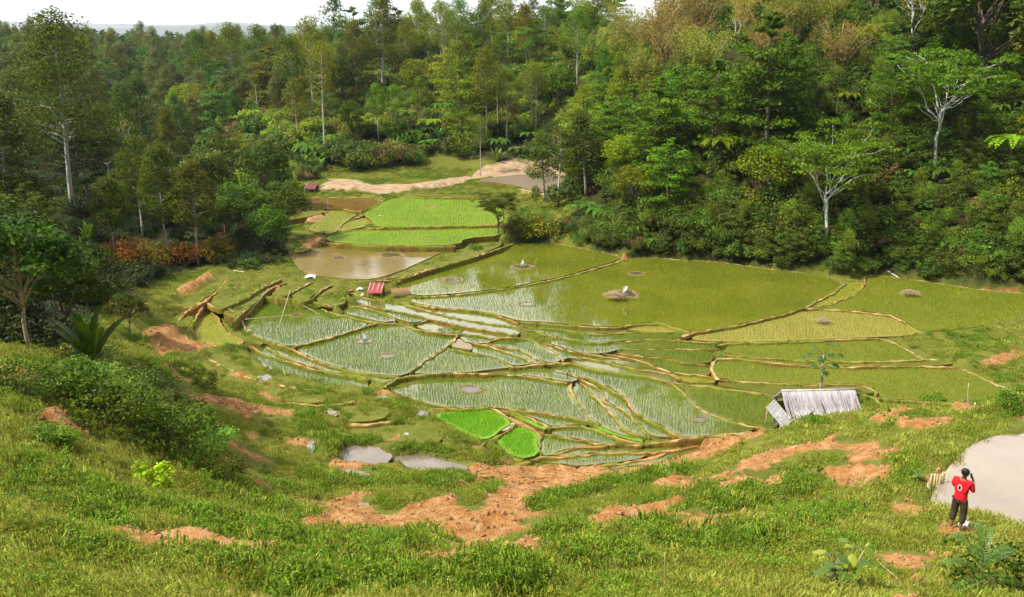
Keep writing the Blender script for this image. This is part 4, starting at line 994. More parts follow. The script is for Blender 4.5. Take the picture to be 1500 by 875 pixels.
feature('tall0', 713, 217, 82, 'tall airy tree above the cut bank', (1.2, 1.15, .8), .9, 6)
feature('tall3', 779, 200, 98, 'left one of a pair of close straight trunks above the bare bank', OLV, .85, 5)
feature('tall3', 785, 201, 102, 'right one of a pair of close straight trunks above the bare bank', OLV, .85, 5)
feature('tall0', 706, 112, 10, 'green tree on the skyline left of the brown-topped one', GRN, 1.0)
feature('tall2', 772, 110, 12, 'dark brown-green tree on the skyline over the cut bank', (1.4, .95, .7), .9)
feature('tall2', 797, 296, 196, 'dark tree with a forked white trunk in front of the bare field', (.55, .68, .5), 1.5, 10, bark=(1.2, 1.2, 1.2))
feature('tall3', 818, 303, 190, 'tree with a straight white trunk right of the dark forked one', (.55, .70, .5), 1.3, 8, bark=(1.2, 1.2, 1.2))
feature('tall2', 858, 290, 170, 'tall dark tree at the left end of the right-hand hill', (.55, .68, .5), 1.5, 6)
feature('dome', 731, 350, 281, 'small umbrella-shaped tree with a dark curved trunk at the corner of the green paddy', (.8, .8, .9), .95, 12)
feature('broad1', 784, 308, 270, 'small young tree with a pale stem before the bare field', (1.1, 1.1, .7), .7, bark=(2.4, 2.2, 2))
# right-hand hill
feature('umb0', 1207, 368, 188, 'white-trunked spreading tree at the foot of the right-hand hill', (.72, .88, .5), 1.0, 16)
feature('tall3', 1177, 305, 220, 'thin pale pole-like trunk left of the spreading white tree', (.8, .9, .6), .7, 5)
feature('umb1', 1367, 262, 72, 'high white-trunked tree with flat tiers on the right-hand hill', (.6, .82, .48), 1.05, 14)
feature('bare1', 1333, 74, -14, 'bare white tree at the top edge of the right-hand hill', (2.4, 1.8, 1.2), 1.0, 10)
feature('umb1', 1265, 106, 34, 'thin tree with a sparse yellowish crown near the top of the right-hand hill', (1.7, 1.25, .8), .8, 8)
feature('bare1', 1077, 68, 22, 'white-limbed dry tree amid the brown bamboo', (1.8, 1.4, 1), 1.0, 8)
feature('layer0', 1115, 262, 38, 'biggest layered dark tree in the middle of the right-hand hill', (.55, .85, .55), 1.0, 0)
feature('layer1', 1045, 235, 95, 'broad layered tree left of the biggest dark one', (.65, .9, .6), 1.1, 0)
feature('layer2', 890, 258, 148, 'layered tree with rusty lower branches on the left flank of the hill', (.7, .95, .6), 1.1, 0)
feature('layer0', 958, 268, 130, 'layered deep green tree midway up the left flank of the hill', (.7, 1.0, .6), 1.1, 0)
feature('broad2', 1440, 130, -60, 'huge dark green tree in the top right corner', (.5, .75, .55), 1.3, 0)
feature('broad0', 1290, 100, 70, 'small tree with a pale stem below the huge dark one', (.7, 1, .8), 1.0, 0)
feature('fern0', 1050, 262, 203, 'tree fern in the shade left of the white-trunked trees', (1.3, 1.7, .9), 1.0, 30)
feature('fern0', 1470, 275, 202, 'tree fern with pale fronds at the right edge of the hill', (1.3, 1.7, 1.0), 1.1, 30)
feature('fern0', 1243, 175, 138, 'small tree fern high on the right-hand hill', (1.4, 1.5, .7), 1.0, 20)
feature('fern0', 632, 212, 176, 'bright tree fern on the yellow-green slope across the valley', (1.7, 2.1, .9), 1.1, 18)
feature('fern0', 372, 195, 163, 'tree fern with few fronds in the far forest', (1.5, 1.7, 1.0), .9, 10)
# shrubs one can point at
feature('shrub2', 228, 715, 672, 'bright yellow-green bush with large leaves on the near left slope', (2.2, 2.6, 1.0), 1.0)
feature('shrub1', 250, 660, 585, 'big dark green bush in the hollow of the near left slope', (.5, .68, .42), 1.0)
feature('shrub0', 322, 705, 655, 'bush on the lip of the small red bank at left', (.5, .68, .42), 1.0)
feature('shrub1', 160, 625, 548, 'wide bush below the banana plant', (.5, .68, .42), 1.1)
feature('shrub0', 90, 570, 520, 'leafy bush in front of the thin pale trunk', (.5, .68, .42), 1.2)
feature('shrub1', 20, 570, 520, 'bush at the left edge of the picture', (.5, .68, .42), 1.2)
feature('shrub0', 75, 660, 620, 'low dark bush alone on the left grass', (.7, .9, .6), 1.3)
feature('shrub1', 225, 585, 540, 'bush on the crest of the left shoulder', (.5, .68, .42), 1.2)
feature('shrub1', 683, 382, 371, 'left one of two round bushes on the grass beside the long bund', (.6, .95, .8), 1.2)
feature('shrub0', 700, 368, 357, 'small bush at the corner of the grass above the long bund', (.6, .95, .8), 1.4)
feature('shrub0', 1366, 590, 573, 'small leafy shrub behind the knoll', (.7, 1.1, .7), 1.5)
feature('shrub1', 1486, 604, 565, 'green shrub at the right edge above the pond', (.6, .9, .6), 1.1)
feature('shrub0', 652, 490, 480, 'left one of two tufted shrubs on the curved bund', (1.2, 1.1, .5), 1.6)
feature('shrub0', 664, 490, 479, 'right one of two tufted shrubs on the curved bund', (1.2, 1.1, .5), 1.6)
feature('shrub1', 790, 352, 318, 'brownish dry bush on the knoll before the right-hand hill', (1.5, 1.0, .8), 1.2)
feature('shrub0', 765, 350, 312, 'tall bush beside the umbrella-shaped tree', (1.0, 1.1, .6), 1.1)
for i, (x, y, t) in enumerate(((185, 395, 350), (210, 400, 355), (268, 390, 352), (315, 385, 345))):
    feature('shrub1', x, y, t, ('first', 'second', 'third', 'fourth')[i] + ' rusty red bush from the left at the foot of the left ridge', ((1.25, .42, .3), (1.0, .6, .4), (1.5, .5, .3), (1.1, .62, .4))[i], .95, group='rusty red bushes')

# ------------------------------------------------------------------ the forest: every tree a copy of its kind
HILL_T = 0
def blocked(px, py, d, hpx, wpx):
    for x0, y0, x1, y1, dd in KEEP:
        if d < dd - .5 and px + wpx > x0 and px - wpx < x1 and py - hpx < y1 and py > y0: return True
    return False
placed = [tuple(o.location[:2]) for o in COL.objects if o.type == 'EMPTY']
def grow_forest(n, xr, yr, maskf, kinds, mind, hr, label, group, tints, tries=60000):
    got = 0; pts = np.array(placed) if placed else np.zeros((0, 2))
    keys = [k for k, _ in kinds]; wts = np.array([w for _, w in kinds], float); wts /= wts.sum()
    for _ in range(tries):
        if got >= n: break
        x, y = xr[0] + (xr[1] - xr[0]) * rng.random(), yr[0] + (yr[1] - yr[0]) * rng.random()
        z = float(Hs(x, y)); px, py, d = to_px(x, y, z)
        if d < 5 or px < -140 or px > 1640: continue
        if not maskf(px, py, x, y): continue
        if len(pts) and ((pts - (x, y)) ** 2).sum(1).min() < mind ** 2: continue
        k = rng.choice(keys, p=wts); H = PROTO[k][2] * (hr[0] + (hr[1] - hr[0]) * rng.random())
        hp = F * H / d
        if py - hp > 900 or py < -60: continue
        if blocked(px, py, d, hp, hp * .22): continue
        t = np.array(tints[rng.integers(len(tints))]) * (.8 + .4 * rng.random())
        lb = label[k.rstrip('0123456789')] if isinstance(label, dict) else label
        plant(k, (x, y, z), H, lb, tuple(t), group[k.rstrip('0123456789')] if isinstance(group, dict) else group)
        pts = np.r_[pts, [(x, y)]]; placed.append((x, y)); got += 1
    print('forest', group if isinstance(group, str) else 'mixed', got)
inF = lambda k: (lambda px, py, x, y: pip(FOREST[k], px, py))
KN = dict(tall='slender', conif='pointed', layer='layered', broad='dense round', bamboo='feathery bamboo', umb='flat-topped', bare='bare')
def labs(where): return {k: f'one of the {v} trees {where}' if k != 'bamboo' else f'one of the feathery brown bamboo clumps {where}' for k, v in KN.items()}
def grps(where): return {k: f'{v} trees {where}' for k, v in KN.items()}
w_ = 'along the brown bamboo crest of the right-hand hill'
grow_forest(34, (10, 75), (100, 165), lambda px, py, x, y: pip(FOREST[0], px, py) and 20 < py < 150 and px > 905 and (px < 1335), [('bamboo0', 1), ('bamboo1', 1)], 4.2, (.8, 1.15), labs(w_), grps(w_), [(2.0, 1.2, 4.2), (1.7, 1.05, 3.4), (1.5, 1.2, 2.4)])
w_ = 'packed on the right-hand hill'
grow_forest(86, (5, 90), (78, 150), lambda px, py, x, y: pip(FOREST[0], px, py) and (py < 335 - 50 * (px > 1120)) and not (920 < px < 1335 and py < 172), [('layer0', 2), ('layer1', 3), ('layer2', 1), ('broad0', 4), ('broad1', 3), ('broad2', 3), ('tall2', .7), ('umb1', .01)], 3.6, (.62, 1.0), labs(w_), grps(w_), [(.65, 1.0, .55), (.52, .82, .5), (.9, 1.15, .55), (1.1, 1.15, .55), (.6, 1.05, .65), (.95, .92, .55), (1.2, 1.2, .6)])
w_ = 'on the slope across the valley'
grow_forest(120, (-75, 30), (150, 250), inF(1), [('tall0', 2), ('tall1', 2), ('tall3', 1), ('layer0', 2), ('layer1', 2), ('broad1', 3), ('broad0', 3), ('bamboo0', .8)], 3.7, (.85, 1.3), labs(w_), grps(w_), [(1.0, 1.0, .65), (.7, .95, .6), (1.3, 1.2, .6), (.6, .8, .6), (1.4, 1.15, .8), (.65, .9, .6)])
w_ = 'in the dark wood of the left ridge'
grow_forest(42, (-85, -24), (52, 150), inF(2), [('broad0', 2), ('broad2', 2), ('layer1', 1), ('tall0', 1), ('conif', 1), ('broad1', 1)], 4.0, (.65, 1.05), labs(w_), grps(w_), [(.40, .56, .38), (.34, .5, .34), (.52, .66, .4)])  # tints darkened: the shade on this ridge is put into the leaf colour
# ------------------------------------------------------------------ scattered growth (stuff): points carry size, turn and kind
def scatter(name, P, scl, idx, metas, kind='stuff', tilt=.15, zsq=None):
    """metas: list of (mesh, tint); one object that repeats them on its points"""
    n = len(P); me = bpy.data.meshes.new(name); me.vertices.add(n); me.vertices.foreach_set('co', np.asarray(P, np.float32).ravel())
    rot = np.c_[rng.normal(size=n) * tilt, rng.normal(size=n) * tilt, rng.random(n) * 6.283]
    s3 = np.repeat(np.asarray(scl, float).reshape(n, -1), 3, 1) if np.ndim(scl) == 1 else np.asarray(scl)
    for nm, ty, arr, f in (('rot', 'FLOAT_VECTOR', rot, 'vector'), ('scl', 'FLOAT_VECTOR', s3, 'vector'), ('idx', 'INT', np.asarray(idx), 'value')):
        a = me.attributes.new(nm, ty, 'POINT'); a.data.foreach_set(f, np.asarray(arr, np.int32 if ty == 'INT' else np.float32).ravel())
    col = bpy.data.collections.new(name + '_kinds')
    for k, (m, t) in enumerate(metas):
        o = bpy.data.objects.new(f'{name}_{k:02d}', m); o.color = (*t, 1); col.objects.link(o)
    ng = bpy.data.node_groups.new(name, 'GeometryNodeTree')
    ng.interface.new_socket('Geometry', in_out='INPUT', socket_type='NodeSocketGeometry'); ng.interface.new_socket('Geometry', in_out='OUTPUT', socket_type='NodeSocketGeometry')
    gi, go = ng.nodes.new('NodeGroupInput'), ng.nodes.new('NodeGroupOutput')
    ci = ng.nodes.new('GeometryNodeCollectionInfo'); ci.inputs['Collection'].default_value = col
    ci.inputs['Separate Children'].default_value = True; ci.inputs['Reset Children'].default_value = True
    ip = ng.nodes.new('GeometryNodeInstanceOnPoints'); ip.inputs['Pick Instance'].default_value = True
    def na(nm, ty):
        a = ng.nodes.new('GeometryNodeInputNamedAttribute'); a.data_type = ty; a.inputs['Name'].default_value = nm; return a.outputs['Attribute']
    k = ng.links.new
    k(gi.outputs[0], ip.inputs['Points']); k(ci.outputs[0], ip.inputs['Instance']); k(na('idx', 'INT'), ip.inputs['Instance Index'])
    k(na('rot', 'FLOAT_VECTOR'), ip.inputs['Rotation']); k(na('scl', 'FLOAT_VECTOR'), ip.inputs['Scale']); k(ip.outputs[0], go.inputs[0])
    o = link(name, me); md = o.modifiers.new('growth', 'NODES'); md.node_group = ng
    return tag(o, kind=kind)
def join_meshes(key):       # crown of a shrub or tree prototype
    return PROTO[key][1]
def earth_at(x, y, arr):
    i = np.clip(np.searchsorted(gx, x) - 1, 0, len(gx) - 2); j = np.clip(np.searchsorted(gy, y) - 1, 0, len(gy) - 2)
    return arr[j, i]
fieldmask = np.zeros_like(H, bool)
for f in FIELDS.values():
    xy = f['xy']; x0, y0 = xy.min(0) - 1; x1, y1 = xy.max(0) + 1
    jx = (GX > x0) & (GX < x1) & (GY > y0) & (GY < y1); m = inside(xy, GX[jx], GY[jx])
    if f['kind'] == 'grassy': m[:] = False
    fieldmask[jx] |= m | (dist_line(GX[jx], GY[jx], np.r_[xy, xy[:1]]) < (.22 if f.get('pool') else .3))
def view_ok(x, y, z, mar=60):
    px, py, d = to_px(x, y, z); return (d > 3) & (px > -mar) & (px < 1500 + mar) & (py > -mar * 2) & (py < 875 + mar)
def rnd(n, a, b): return a + (b - a) * rng.random(n)

# undergrowth on the wooded slopes
def undergrowth(name, n, xr, yr, polys, sz, metas, wts, rel=None, earth_ok=False):
    x, y = rnd(n, *xr), rnd(n, *yr); z = Hs(x, y); px, py, d = to_px(x, y, z)
    ok = (d > 4) & (px > -120) & (px < 1620) & (py > -80) & ~earth_at(x, y, fieldmask)
    if not earth_ok: ok &= earth_at(x, y, earth) < .4
    if polys is not None:
        m = np.zeros(n, bool)
        for p in polys: m |= inside(p, px, py) | inside(p, px, py - 8)
        ok &= m
    for x0, y0, x1, y1, dd in KEEP:      # leave the feet of the pale trunks open
        ok &= ~((px > x0 - 22) & (px < x1 + 22) & (d < dd - .3) & (py < y1 + 26) & (py > y0))
    x, y, z = x[ok], y[ok], z[ok]; k = len(x); w = np.array(wts, float); w /= w.sum()
    ii = rng.choice(len(metas), k, p=w); patch = vnoise(x / 7 + 3, y / 7) ; s = (sz[0] + (sz[1] - sz[0]) * rng.random(k)) * (.6 + .8 * patch)
    if rel: s = s * np.array(rel)[ii]
    scatter(name, np.stack([x, y, z - .15 - (.45 if rel else 0) * s * (np.array(rel)[ii] < .5 if rel else 0) * 2], 1), s, ii, metas); print(name, k)
sh = [PROTO['shrub0'][1], PROTO['shrub1'][1], PROTO['shrub2'][1]]
def with_mat(me, mat):
    m = me.copy(); m.materials.clear(); m.materials.append(mat); return m
def tinted(name, base, vary=.38, hue=.03): return leaf_mat(name, base, vary, .3, False, .5, .25, hue)
M['ug_dark'] = tinted('undergrowth_dark', (.075, .115, .010)); M['ug_green'] = tinted('undergrowth_green', (.115, .185, .013)); M['ug_yel'] = tinted('undergrowth_yellow', (.29, .34, .016)); M['ug_brn'] = tinted('undergrowth_dry', (.20, .13, .04))
M['ug_lime'] = tinted('undergrowth_lime', (.19, .25, .016)); M['ug_fern'] = tinted('undergrowth_fern', (.13, .24, .02), .3)
kinds_right = [(with_mat(sh[0], M['ug_dark']), (1, 1, 1)), (with_mat(sh[1], M['ug_green']), (1, 1, 1)), (with_mat(sh[2], M['ug_green']), (1, 1, 1)), (with_mat(sh[1], M['ug_lime']), (1, 1, 1)), (with_mat(sh[0], M['ug_brn']), (1, 1, 1)), (with_mat(PROTO['fern0'][1], M['ug_fern']), (1, 1, 1)), (with_mat(PROTO['banana0'][1], M['ug_fern']), (1, 1, 1))]
lay_kinds = [(with_mat(PROTO['layer1'][1], M['ug_green']), (1, 1, 1)), (with_mat(PROTO['tall3'][1], M['ug_lime']), (1, 1, 1))]
undergrowth('hill_foot', 5200, (4, 62), (72, 112), [[(820,340),(880,362),(940,366),(1040,374),(1180,386),(1340,396),(1520,410),(1520,330),(1300,320),(1150,310),(1000,300),(860,290)]], (.5, 1.1), kinds_right[:5] + lay_kinds, [2, 2, 2, 1, .3, 2.2, 1.5], rel=[1, 1, 1, 1, 1, .30, .24])
undergrowth('hill_undergrowth', 7500, (0, 95), (72, 150), [FOREST[0]], (.7, 1.5), kinds_right[:5] + lay_kinds, [2, 2.2, 2, 1.0, .4, 2, 1.4], rel=[1, 1, 1, 1, 1, .30, .24])
def low_plants(name, n, xr, yr, polys, s0, s1):
    x, y = rnd(n, *xr), rnd(n, *yr); z = Hs(x, y); px, py, d = to_px(x, y, z); ok = (d > 4) & (px > -60) & (px < 1560) & (py > -40) & ~earth_at(x, y, fieldmask)
    m = np.zeros(n, bool)
    for p in polys: m |= inside(p, px, py)
    ok &= m; x, y, z = x[ok], y[ok], z[ok]; k = len(x); ii = rng.choice(2, k, p=[.7, .3]); s = rnd(k, s0, s1)
    scatter(name, np.stack([x, y, z - np.where(ii == 0, 2.0, .6) * s], 1), s, ii, kinds_right[5:], tilt=.05)
low_plants('hill_ferns', 520, (0, 95), (74, 150), [FOREST[0]], .5, .95)
low_plants('slope_ferns', 520, (-75, 35), (125, 230), [FOREST[1]], .8, 1.3)
kinds_back = [(with_mat(sh[1], M['ug_yel']), (1, 1, 1)), (with_mat(sh[0], M['ug_green']), (1, 1, 1)), (with_mat(sh[2], M['ug_yel']), (1, 1, 1)), (with_mat(sh[1], M['ug_brn']), (1, 1, 1)), (with_mat(sh[0], M['ug_dark']), (1, 1, 1))]
undergrowth('slope_undergrowth', 9000, (-75, 35), (120, 260), [FOREST[1]], (.9, 1.8), kinds_back, [1.6, 3.4, 1.0, .4, 1.8])
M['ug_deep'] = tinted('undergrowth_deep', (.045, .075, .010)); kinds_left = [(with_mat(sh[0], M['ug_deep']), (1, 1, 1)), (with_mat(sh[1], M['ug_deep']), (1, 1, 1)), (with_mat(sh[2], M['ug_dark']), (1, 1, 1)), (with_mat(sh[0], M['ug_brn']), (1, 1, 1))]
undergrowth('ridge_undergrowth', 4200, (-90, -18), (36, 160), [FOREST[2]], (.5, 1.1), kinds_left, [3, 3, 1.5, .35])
undergrowth('knoll_undergrowth', 900, (0, 30), (86, 118), [[(735,350),(760,318),(800,300),(838,300),(850,362),(800,350)]], (.5, 1.1), [kinds_right[1], kinds_right[3], kinds_right[4]], [3, 1.5, 2])
undergrowth('hollow_scrub', 400, (-30, -4), (20, 46), [[(0,535),(90,520),(190,556),(290,600),(335,690),(300,715),(215,680),(130,615),(0,575)],[(40,640),(100,620),(110,660),(60,680)]], (.16, .66), [(with_mat(sh[1], tinted('scrub_leaf', (.17, .27, .018), .4)), (1, 1, 1)), kinds_right[1], (with_mat(sh[2], tinted('scrub_leaf_pale', (.24, .33, .022), .3)), (1, 1, 1))], [3, 2, 2], earth_ok=True)

# far forest beyond the ridges: one mass of small crowns
nF = 6800
x = rnd(nF, -330, 260); y = rnd(nF, 150, 640); z = Hs(x, y); px, py, d = to_px(x, y, z)
ok = (px > -60) & (px < 1560) & (earth_at(x, y, forest) > .5) & (((x < -30) & (y > 160)) | (y > 236)) & ~inside(FOREST[0], px, py)
x, y, z = x[ok], y[ok], z[ok]
M['far_leaf'] = tinted('far_leaf', (.095, .17, .014), .4, .03); M['far_leaf2'] = tinted('far_leaf_olive', (.15, .17, .022), .3, .02)
fm = [(with_mat(PROTO[k][1], M[m]), (1, 1, 1)) for k, m in (('layer0', 'far_leaf'), ('layer1', 'far_leaf'), ('broad0', 'far_leaf'), ('tall2', 'far_leaf2'), ('conif', 'far_leaf'), ('tall0', 'far_leaf2'))]
hs = rnd(len(x), .65, 1.05); ii = rng.choice(6, len(x), p=[.28, .26, .2, .08, .1, .08])
hs[ii == 2] *= 1.25
scatter('far_forest', np.stack([x, y, z - .5], 1), hs, ii, fm, tilt=.03); print('far_forest', len(x))

# ------------------------------------------------------------------ grass of the near slope
def grass_patch(seed, n, size, h, wid, cols, leafy=0.0):
    global rng; old = rng; rng = np.random.default_rng(seed); g = Geo()
    P = (rng.random((n, 2)) - .5) * size; a = rng.random(n) * 6.283; hh = h * (.5 + .9 * rng.random(n)); ln = hh * (.25 + .7 * rng.random(n))
    D = np.stack([np.cos(a), np.sin(a)], 1); S = np.stack([-D[:, 1], D[:, 0]], 1) * wid * (.6 + .8 * rng.random((n, 1)))
    z0 = np.full(n, -.05)
    m = P + D * (ln * .35)[:, None]; t = P + D * ln[:, None]
    V = np.stack([np.c_[P - S, z0], np.c_[P + S, z0], np.c_[m + S * .8, hh * .62], np.c_[m - S * .8, hh * .62], np.c_[t, hh]], 1).reshape(-1, 3)
    c = np.array(cols)[rng.integers(len(cols), size=n)] * (.7 + .6 * rng.random((n, 1))); b = np.arange(n)[:, None] * 5
    g.add(V, np.concatenate([b + 3, b + 2, b + 4], 1), np.concatenate([b, b + 1, b + 2, b + 3], 1), np.repeat(c, 5, 0))
    if leafy:
        k = int(n * leafy); Q = np.c_[(rng.random((k, 2)) - .5) * size, rng.random(k) * h * .8]
        g.leaves(Q, rng.normal(size=(k, 3)) * .5 + [0, 0, 1], .042, .03, np.array([.72, .95, .5]) * (.6 + .7 * rng.random((k, 1))), .1)
    rng = old; return g.mesh('grass_patch', M['grass'])
PPOS = hit(1400, 776)
GA = [(1, 1, 1), (1.25, 1.08, 1), (.75, .9, .7), (1.5, 1.25, 1.4)]; GB = [(.65, .95, .5), (.5, .85, .45), (.85, 1.0, .6)]; GD = [(1.45, 1.3, 1.6), (1.2, 1.15, 1), (1.75, 1.5, 2.4)]
patches = [(grass_patch(31, 190, .7, .042, .007, GA, .12), (1, 1, 1)), (grass_patch(32, 180, .7, .040, .007, GA, .25), (1, 1, 1)), (grass_patch(33, 140, .6, .085, .009, GB, .5), (1, 1, 1)),
           (grass_patch(34, 150, .7, .055, .006, GD, .1), (1, 1, 1)), (grass_patch(35, 120, .7, .045, .008, GB, .7), (1, 1, 1))]
nG = 60000
earth_ex = soft((earth > .4).astype(float), 4)
u = rng.random(nG); y = 9 + 45 * u ** 1.25; x = (rng.random(nG) - .5) * (y * 1.34 + 6); z = Hs(x, y); px, py, d = to_px(x, y, z)
ok = view_ok(x, y, z) & ~earth_at(x, y, fieldmask) & (np.maximum.reduce([earth_at(x, y, earth_ex), .9 * earth_at(x * 1.01, y + .35, earth_ex), .55 * earth_at(x * 1.02, y + .7, earth_ex)]) < rnd(nG, .04, .42)) & ~earth_at(x, y + .35, fieldmask) & (np.hypot(x - PPOS[0], y - PPOS[1] + .2) > .38) & (earth_at(x, y, forest) < .5) & (py > 480)
berm = earth_at(x, y, _bx)
x, y, z, berm = x[ok], y[ok], z[ok], berm[ok]; k = len(x); lip = earth_at(x, y, LIP); ledge = earth_at(x, y, _ld) > .5
q = vnoise(x / 2.6, y / 2.6) * .6 + vnoise(x / .9 + 7, y / .9) * .4 + .46 * np.clip(berm / .22, 0, 1) + .12 * lip - .10 * (ledge & (lip < .1)) + .12 * rng.normal(size=k)
ii = np.where(q < .38, 3, np.where(q < .58, 0, np.where(q < .70, 1, np.where(q < .86, 4, 2)))); ii[rng.random(k) < .14] = 3
s = rnd(k, .75, 1.25) * (1 + .45 * np.clip(berm / .25, 0, 1) + .1 * lip)
scatter('grass', np.stack([x, y, z], 1), s, ii, patches, tilt=.2); print('grass', k)
# weeds, taller tufts and dead stems break up the carpet
nW = 4200
x = rnd(nW, -20, 34); y = rnd(nW, 10, 46); z = Hs(x, y); px, py, d = to_px(x, y, z)
ok = view_ok(x, y, z) & ~earth_at(x, y, fieldmask) & (earth_at(x, y, earth_ex) < .5) & (earth_at(x, y, forest) < .5) & (np.hypot(x - PPOS[0], y - PPOS[1]) > 1.1)
ok &= (vnoise(x / 2.2 + 11, y / 2.2) + .5 * earth_at(x, y, LIP) + .25 * rng.random(nW)) > .85
x, y, z = x[ok], y[ok], z[ok]; k = len(x)
M['weed'] = tinted('weed_leaf', (.13, .23, .02), .45, .03); M['weed_dry'] = tinted('weed_dry', (.33, .27, .09), .3, .02)
tall_g = grass_patch(41, 46, .35, .34, .008, GA); dry_g = grass_patch(42, 26, .3, .42, .006, [(1.7, 1.35, 2.2), (1.4, 1.2, 1.5)])
scatter('slope_weeds', np.stack([x, y, z - .02], 1), rnd(k, .04, .12) * np.where((ii := rng.choice(5, k, p=[.26, .22, .12, .24, .16])) > 2, 6.0, 1), ii, [(with_mat(sh[0], M['weed']), (1, 1, 1)), (with_mat(sh[2], M['weed']), (1, 1, 1)), (with_mat(sh[1], M['weed_dry']), (1, 1, 1)), (tall_g, (1, 1, 1)), (dry_g, (1, 1, 1))])
print('weeds', k)
# crumbled clods on the bare soil
def clod(seed):
    r = np.random.default_rng(seed); bm = bmesh.new(); bmesh.ops.create_icosphere(bm, subdivisions=2, radius=1)
    for v in bm.verts: v.co = v.co * (.75 + .5 * r.random()); v.co.z *= .65
    me = bpy.data.meshes.new('clod'); bm.to_mesh(me); bm.free(); me.materials.append(M['clod']); return me
M['clod'] = flat_mat('soil_clod', (0.22, 0.09, 0.027), (0.45, 0.27, 0.115), 2.0, .95, .1, .6)
nC = 60000
x = rnd(nC, -20, 34); y = rnd(nC, 11, 50); e_ = earth_at(x, y, earth); px, py, d = to_px(x, y, Hs(x, y))
ok = (e_ > .45) & view_ok(x, y, Hs(x, y)) & ~earth_at(x, y, fieldmask) & (rng.random(nC) < .55); x, y = x[ok], y[ok]; k = len(x)
scatter('soil_clods', np.stack([x, y, Hs(x, y)], 1), .025 + .10 * rng.random(k) ** 3, rng.integers(0, 3, k), [(clod(s_), (1, 1, 1)) for s_ in (51, 52, 53)], tilt=1.0); print('clods', k)
# tufts along the bunds
PB = []
for w, px_ in BUNDS:
    p = resample(chaikin(px_, False, 1), 3.0)
    for a, b in p:
        if rng.random() < .45:
            zs = fields_at(a, b - 3) + fields_at(a, b + 3) + fields_at(a - 4, b)
            if zs: PB.append(at_z(a + rng.normal() * .8, b + 2 * rng.random(), max(zs) - .02))
PB = np.array(PB)
scatter('bund_grass', PB, rnd(len(PB), .5, 1.0) * 1.0, rng.integers(0, 3, len(PB)), [(grass_patch(43, 40, .34, .16, .012, GA), (1, 1, 1)), (grass_patch(44, 30, .3, .12, .012, GB, .3), (1, 1, 1)), (grass_patch(45, 36, .36, .14, .010, GD), (1, 1, 1))])
def surf(x, y):
    z = Hs(x, y)
    for f in FIELDS.values():
        if f['kind'] == 'grassy': z = np.where(inside(f['xy'], x, y), np.maximum(z, f['z']), z)
    return z
# grass on the banks among the terraces, thinner
nB = 34000
x = rnd(nB, -45, 60); y = rnd(nB, 50, 142); z = surf(x, y); px, py, d = to_px(x, y, z)
ok = view_ok(x, y, z) & ~earth_at(x, y, fieldmask) & (earth_at(x, y, earth) < rnd(nB, .2, .7)) & (earth_at(x, y, forest) < .6)
x, y, z = x[ok], y[ok], z[ok]; k = len(x); q = vnoise(x / 5, y / 5) + .2 * rng.normal(size=k)
scatter('bank_grass', np.stack([x, y, z], 1), rnd(k, .9, 1.7), np.where(q < .4, 3, np.where(q < .55, 0, np.where(q < .7, 1, 2))), patches, tilt=.2); print('bank', k)

# ------------------------------------------------------------------ rice: rows of seedlings in the water, closed growth on the green fields
def rice(name, kinds, sp, h, nb, wid, cols, thin=0.0, spread=.10):
    PP = []
    for f in FIELDS.values():
        if f['kind'] not in kinds or f.get('pool'): continue
        xy = f['xy']; x0, y0 = xy.min(0); x1, y1 = xy.max(0); a = rng.normal() * .25
        n = int((x1 - x0 + y1 - y0) / sp / 1.4) + 4; i, j = np.meshgrid(np.arange(-n, n), np.arange(-n, n))
        cx, cy_ = (x0 + x1) / 2, (y0 + y1) / 2
        X = cx + sp * (i * math.cos(a) - j * math.sin(a)); Y = cy_ + sp * (i * math.sin(a) + j * math.cos(a))
        X = (X + rng.normal(size=X.shape) * sp * .16).ravel(); Y = (Y + rng.normal(size=Y.shape) * sp * .16).ravel()
        ok = (X > x0) & (X < x1) & (Y > y0) & (Y < y1); X, Y = X[ok], Y[ok]
        ok = inside(xy, X, Y) & (dist_line(X, Y, np.r_[xy, xy[:1]]) > .25); X, Y = X[ok], Y[ok]
        ok = (vnoise(X / 3.5 + 40, Y / 3.5) + .3 * rng.random(len(X))) > thin
        for pit in PITS: ok &= np.hypot((X - pit[0]) / pit[2], (Y - pit[1]) / pit[3]) > 1
        px, py, d = to_px(X, Y, f['z']); ok &= (px > -30) & (px < 1530)
        PP.append(np.c_[X[ok], Y[ok], np.full(ok.sum(), f['z'])])
    P = np.concatenate(PP); P = np.repeat(P, nb, 0); n = len(P)
    a = rng.random(n) * 6.283; D = np.stack([np.cos(a), np.sin(a), 0 * a], 1); hh = h * (.6 + .7 * rng.random(n))[:, None]
    S = np.stack([-D[:, 1], D[:, 0], 0 * a], 1) * wid; up = np.array([[0, 0, 1.]])
    B = P + D * .02; T = B + D * (spread * (.3 + rng.random((n, 1)))) + up * hh
    V = np.stack([B - S - up * .05, B + S - up * .05, T], 1).reshape(-1, 3); b = np.arange(n)[:, None] * 3
    c = np.array(cols)[rng.integers(len(cols), size=n)] * (.7 + .6 * rng.random((n, 1)))
    pv = (vnoise(P[:, 0] / 5 + 9, P[:, 1] / 3.2) * .65 + vnoise(P[:, 0] / 1.4, P[:, 1] / 1.2) * .35 - .5)[:, None]; c = c * (1 + pv * np.array([.9, .5, .6]))
    g = Geo(); g.add(V, np.concatenate([b, b + 1, b + 2], 1), None, np.repeat(c, 3, 0))
    tag(g.obj(name, M['seedling']), kind='stuff'); print(name, n)
def pit_at(px, py, wpx, z):
    p = at_z(px, py, z); r = wpx / 2 * to_px(*p)[2] / F; return (p[0], p[1], r, r * .9)
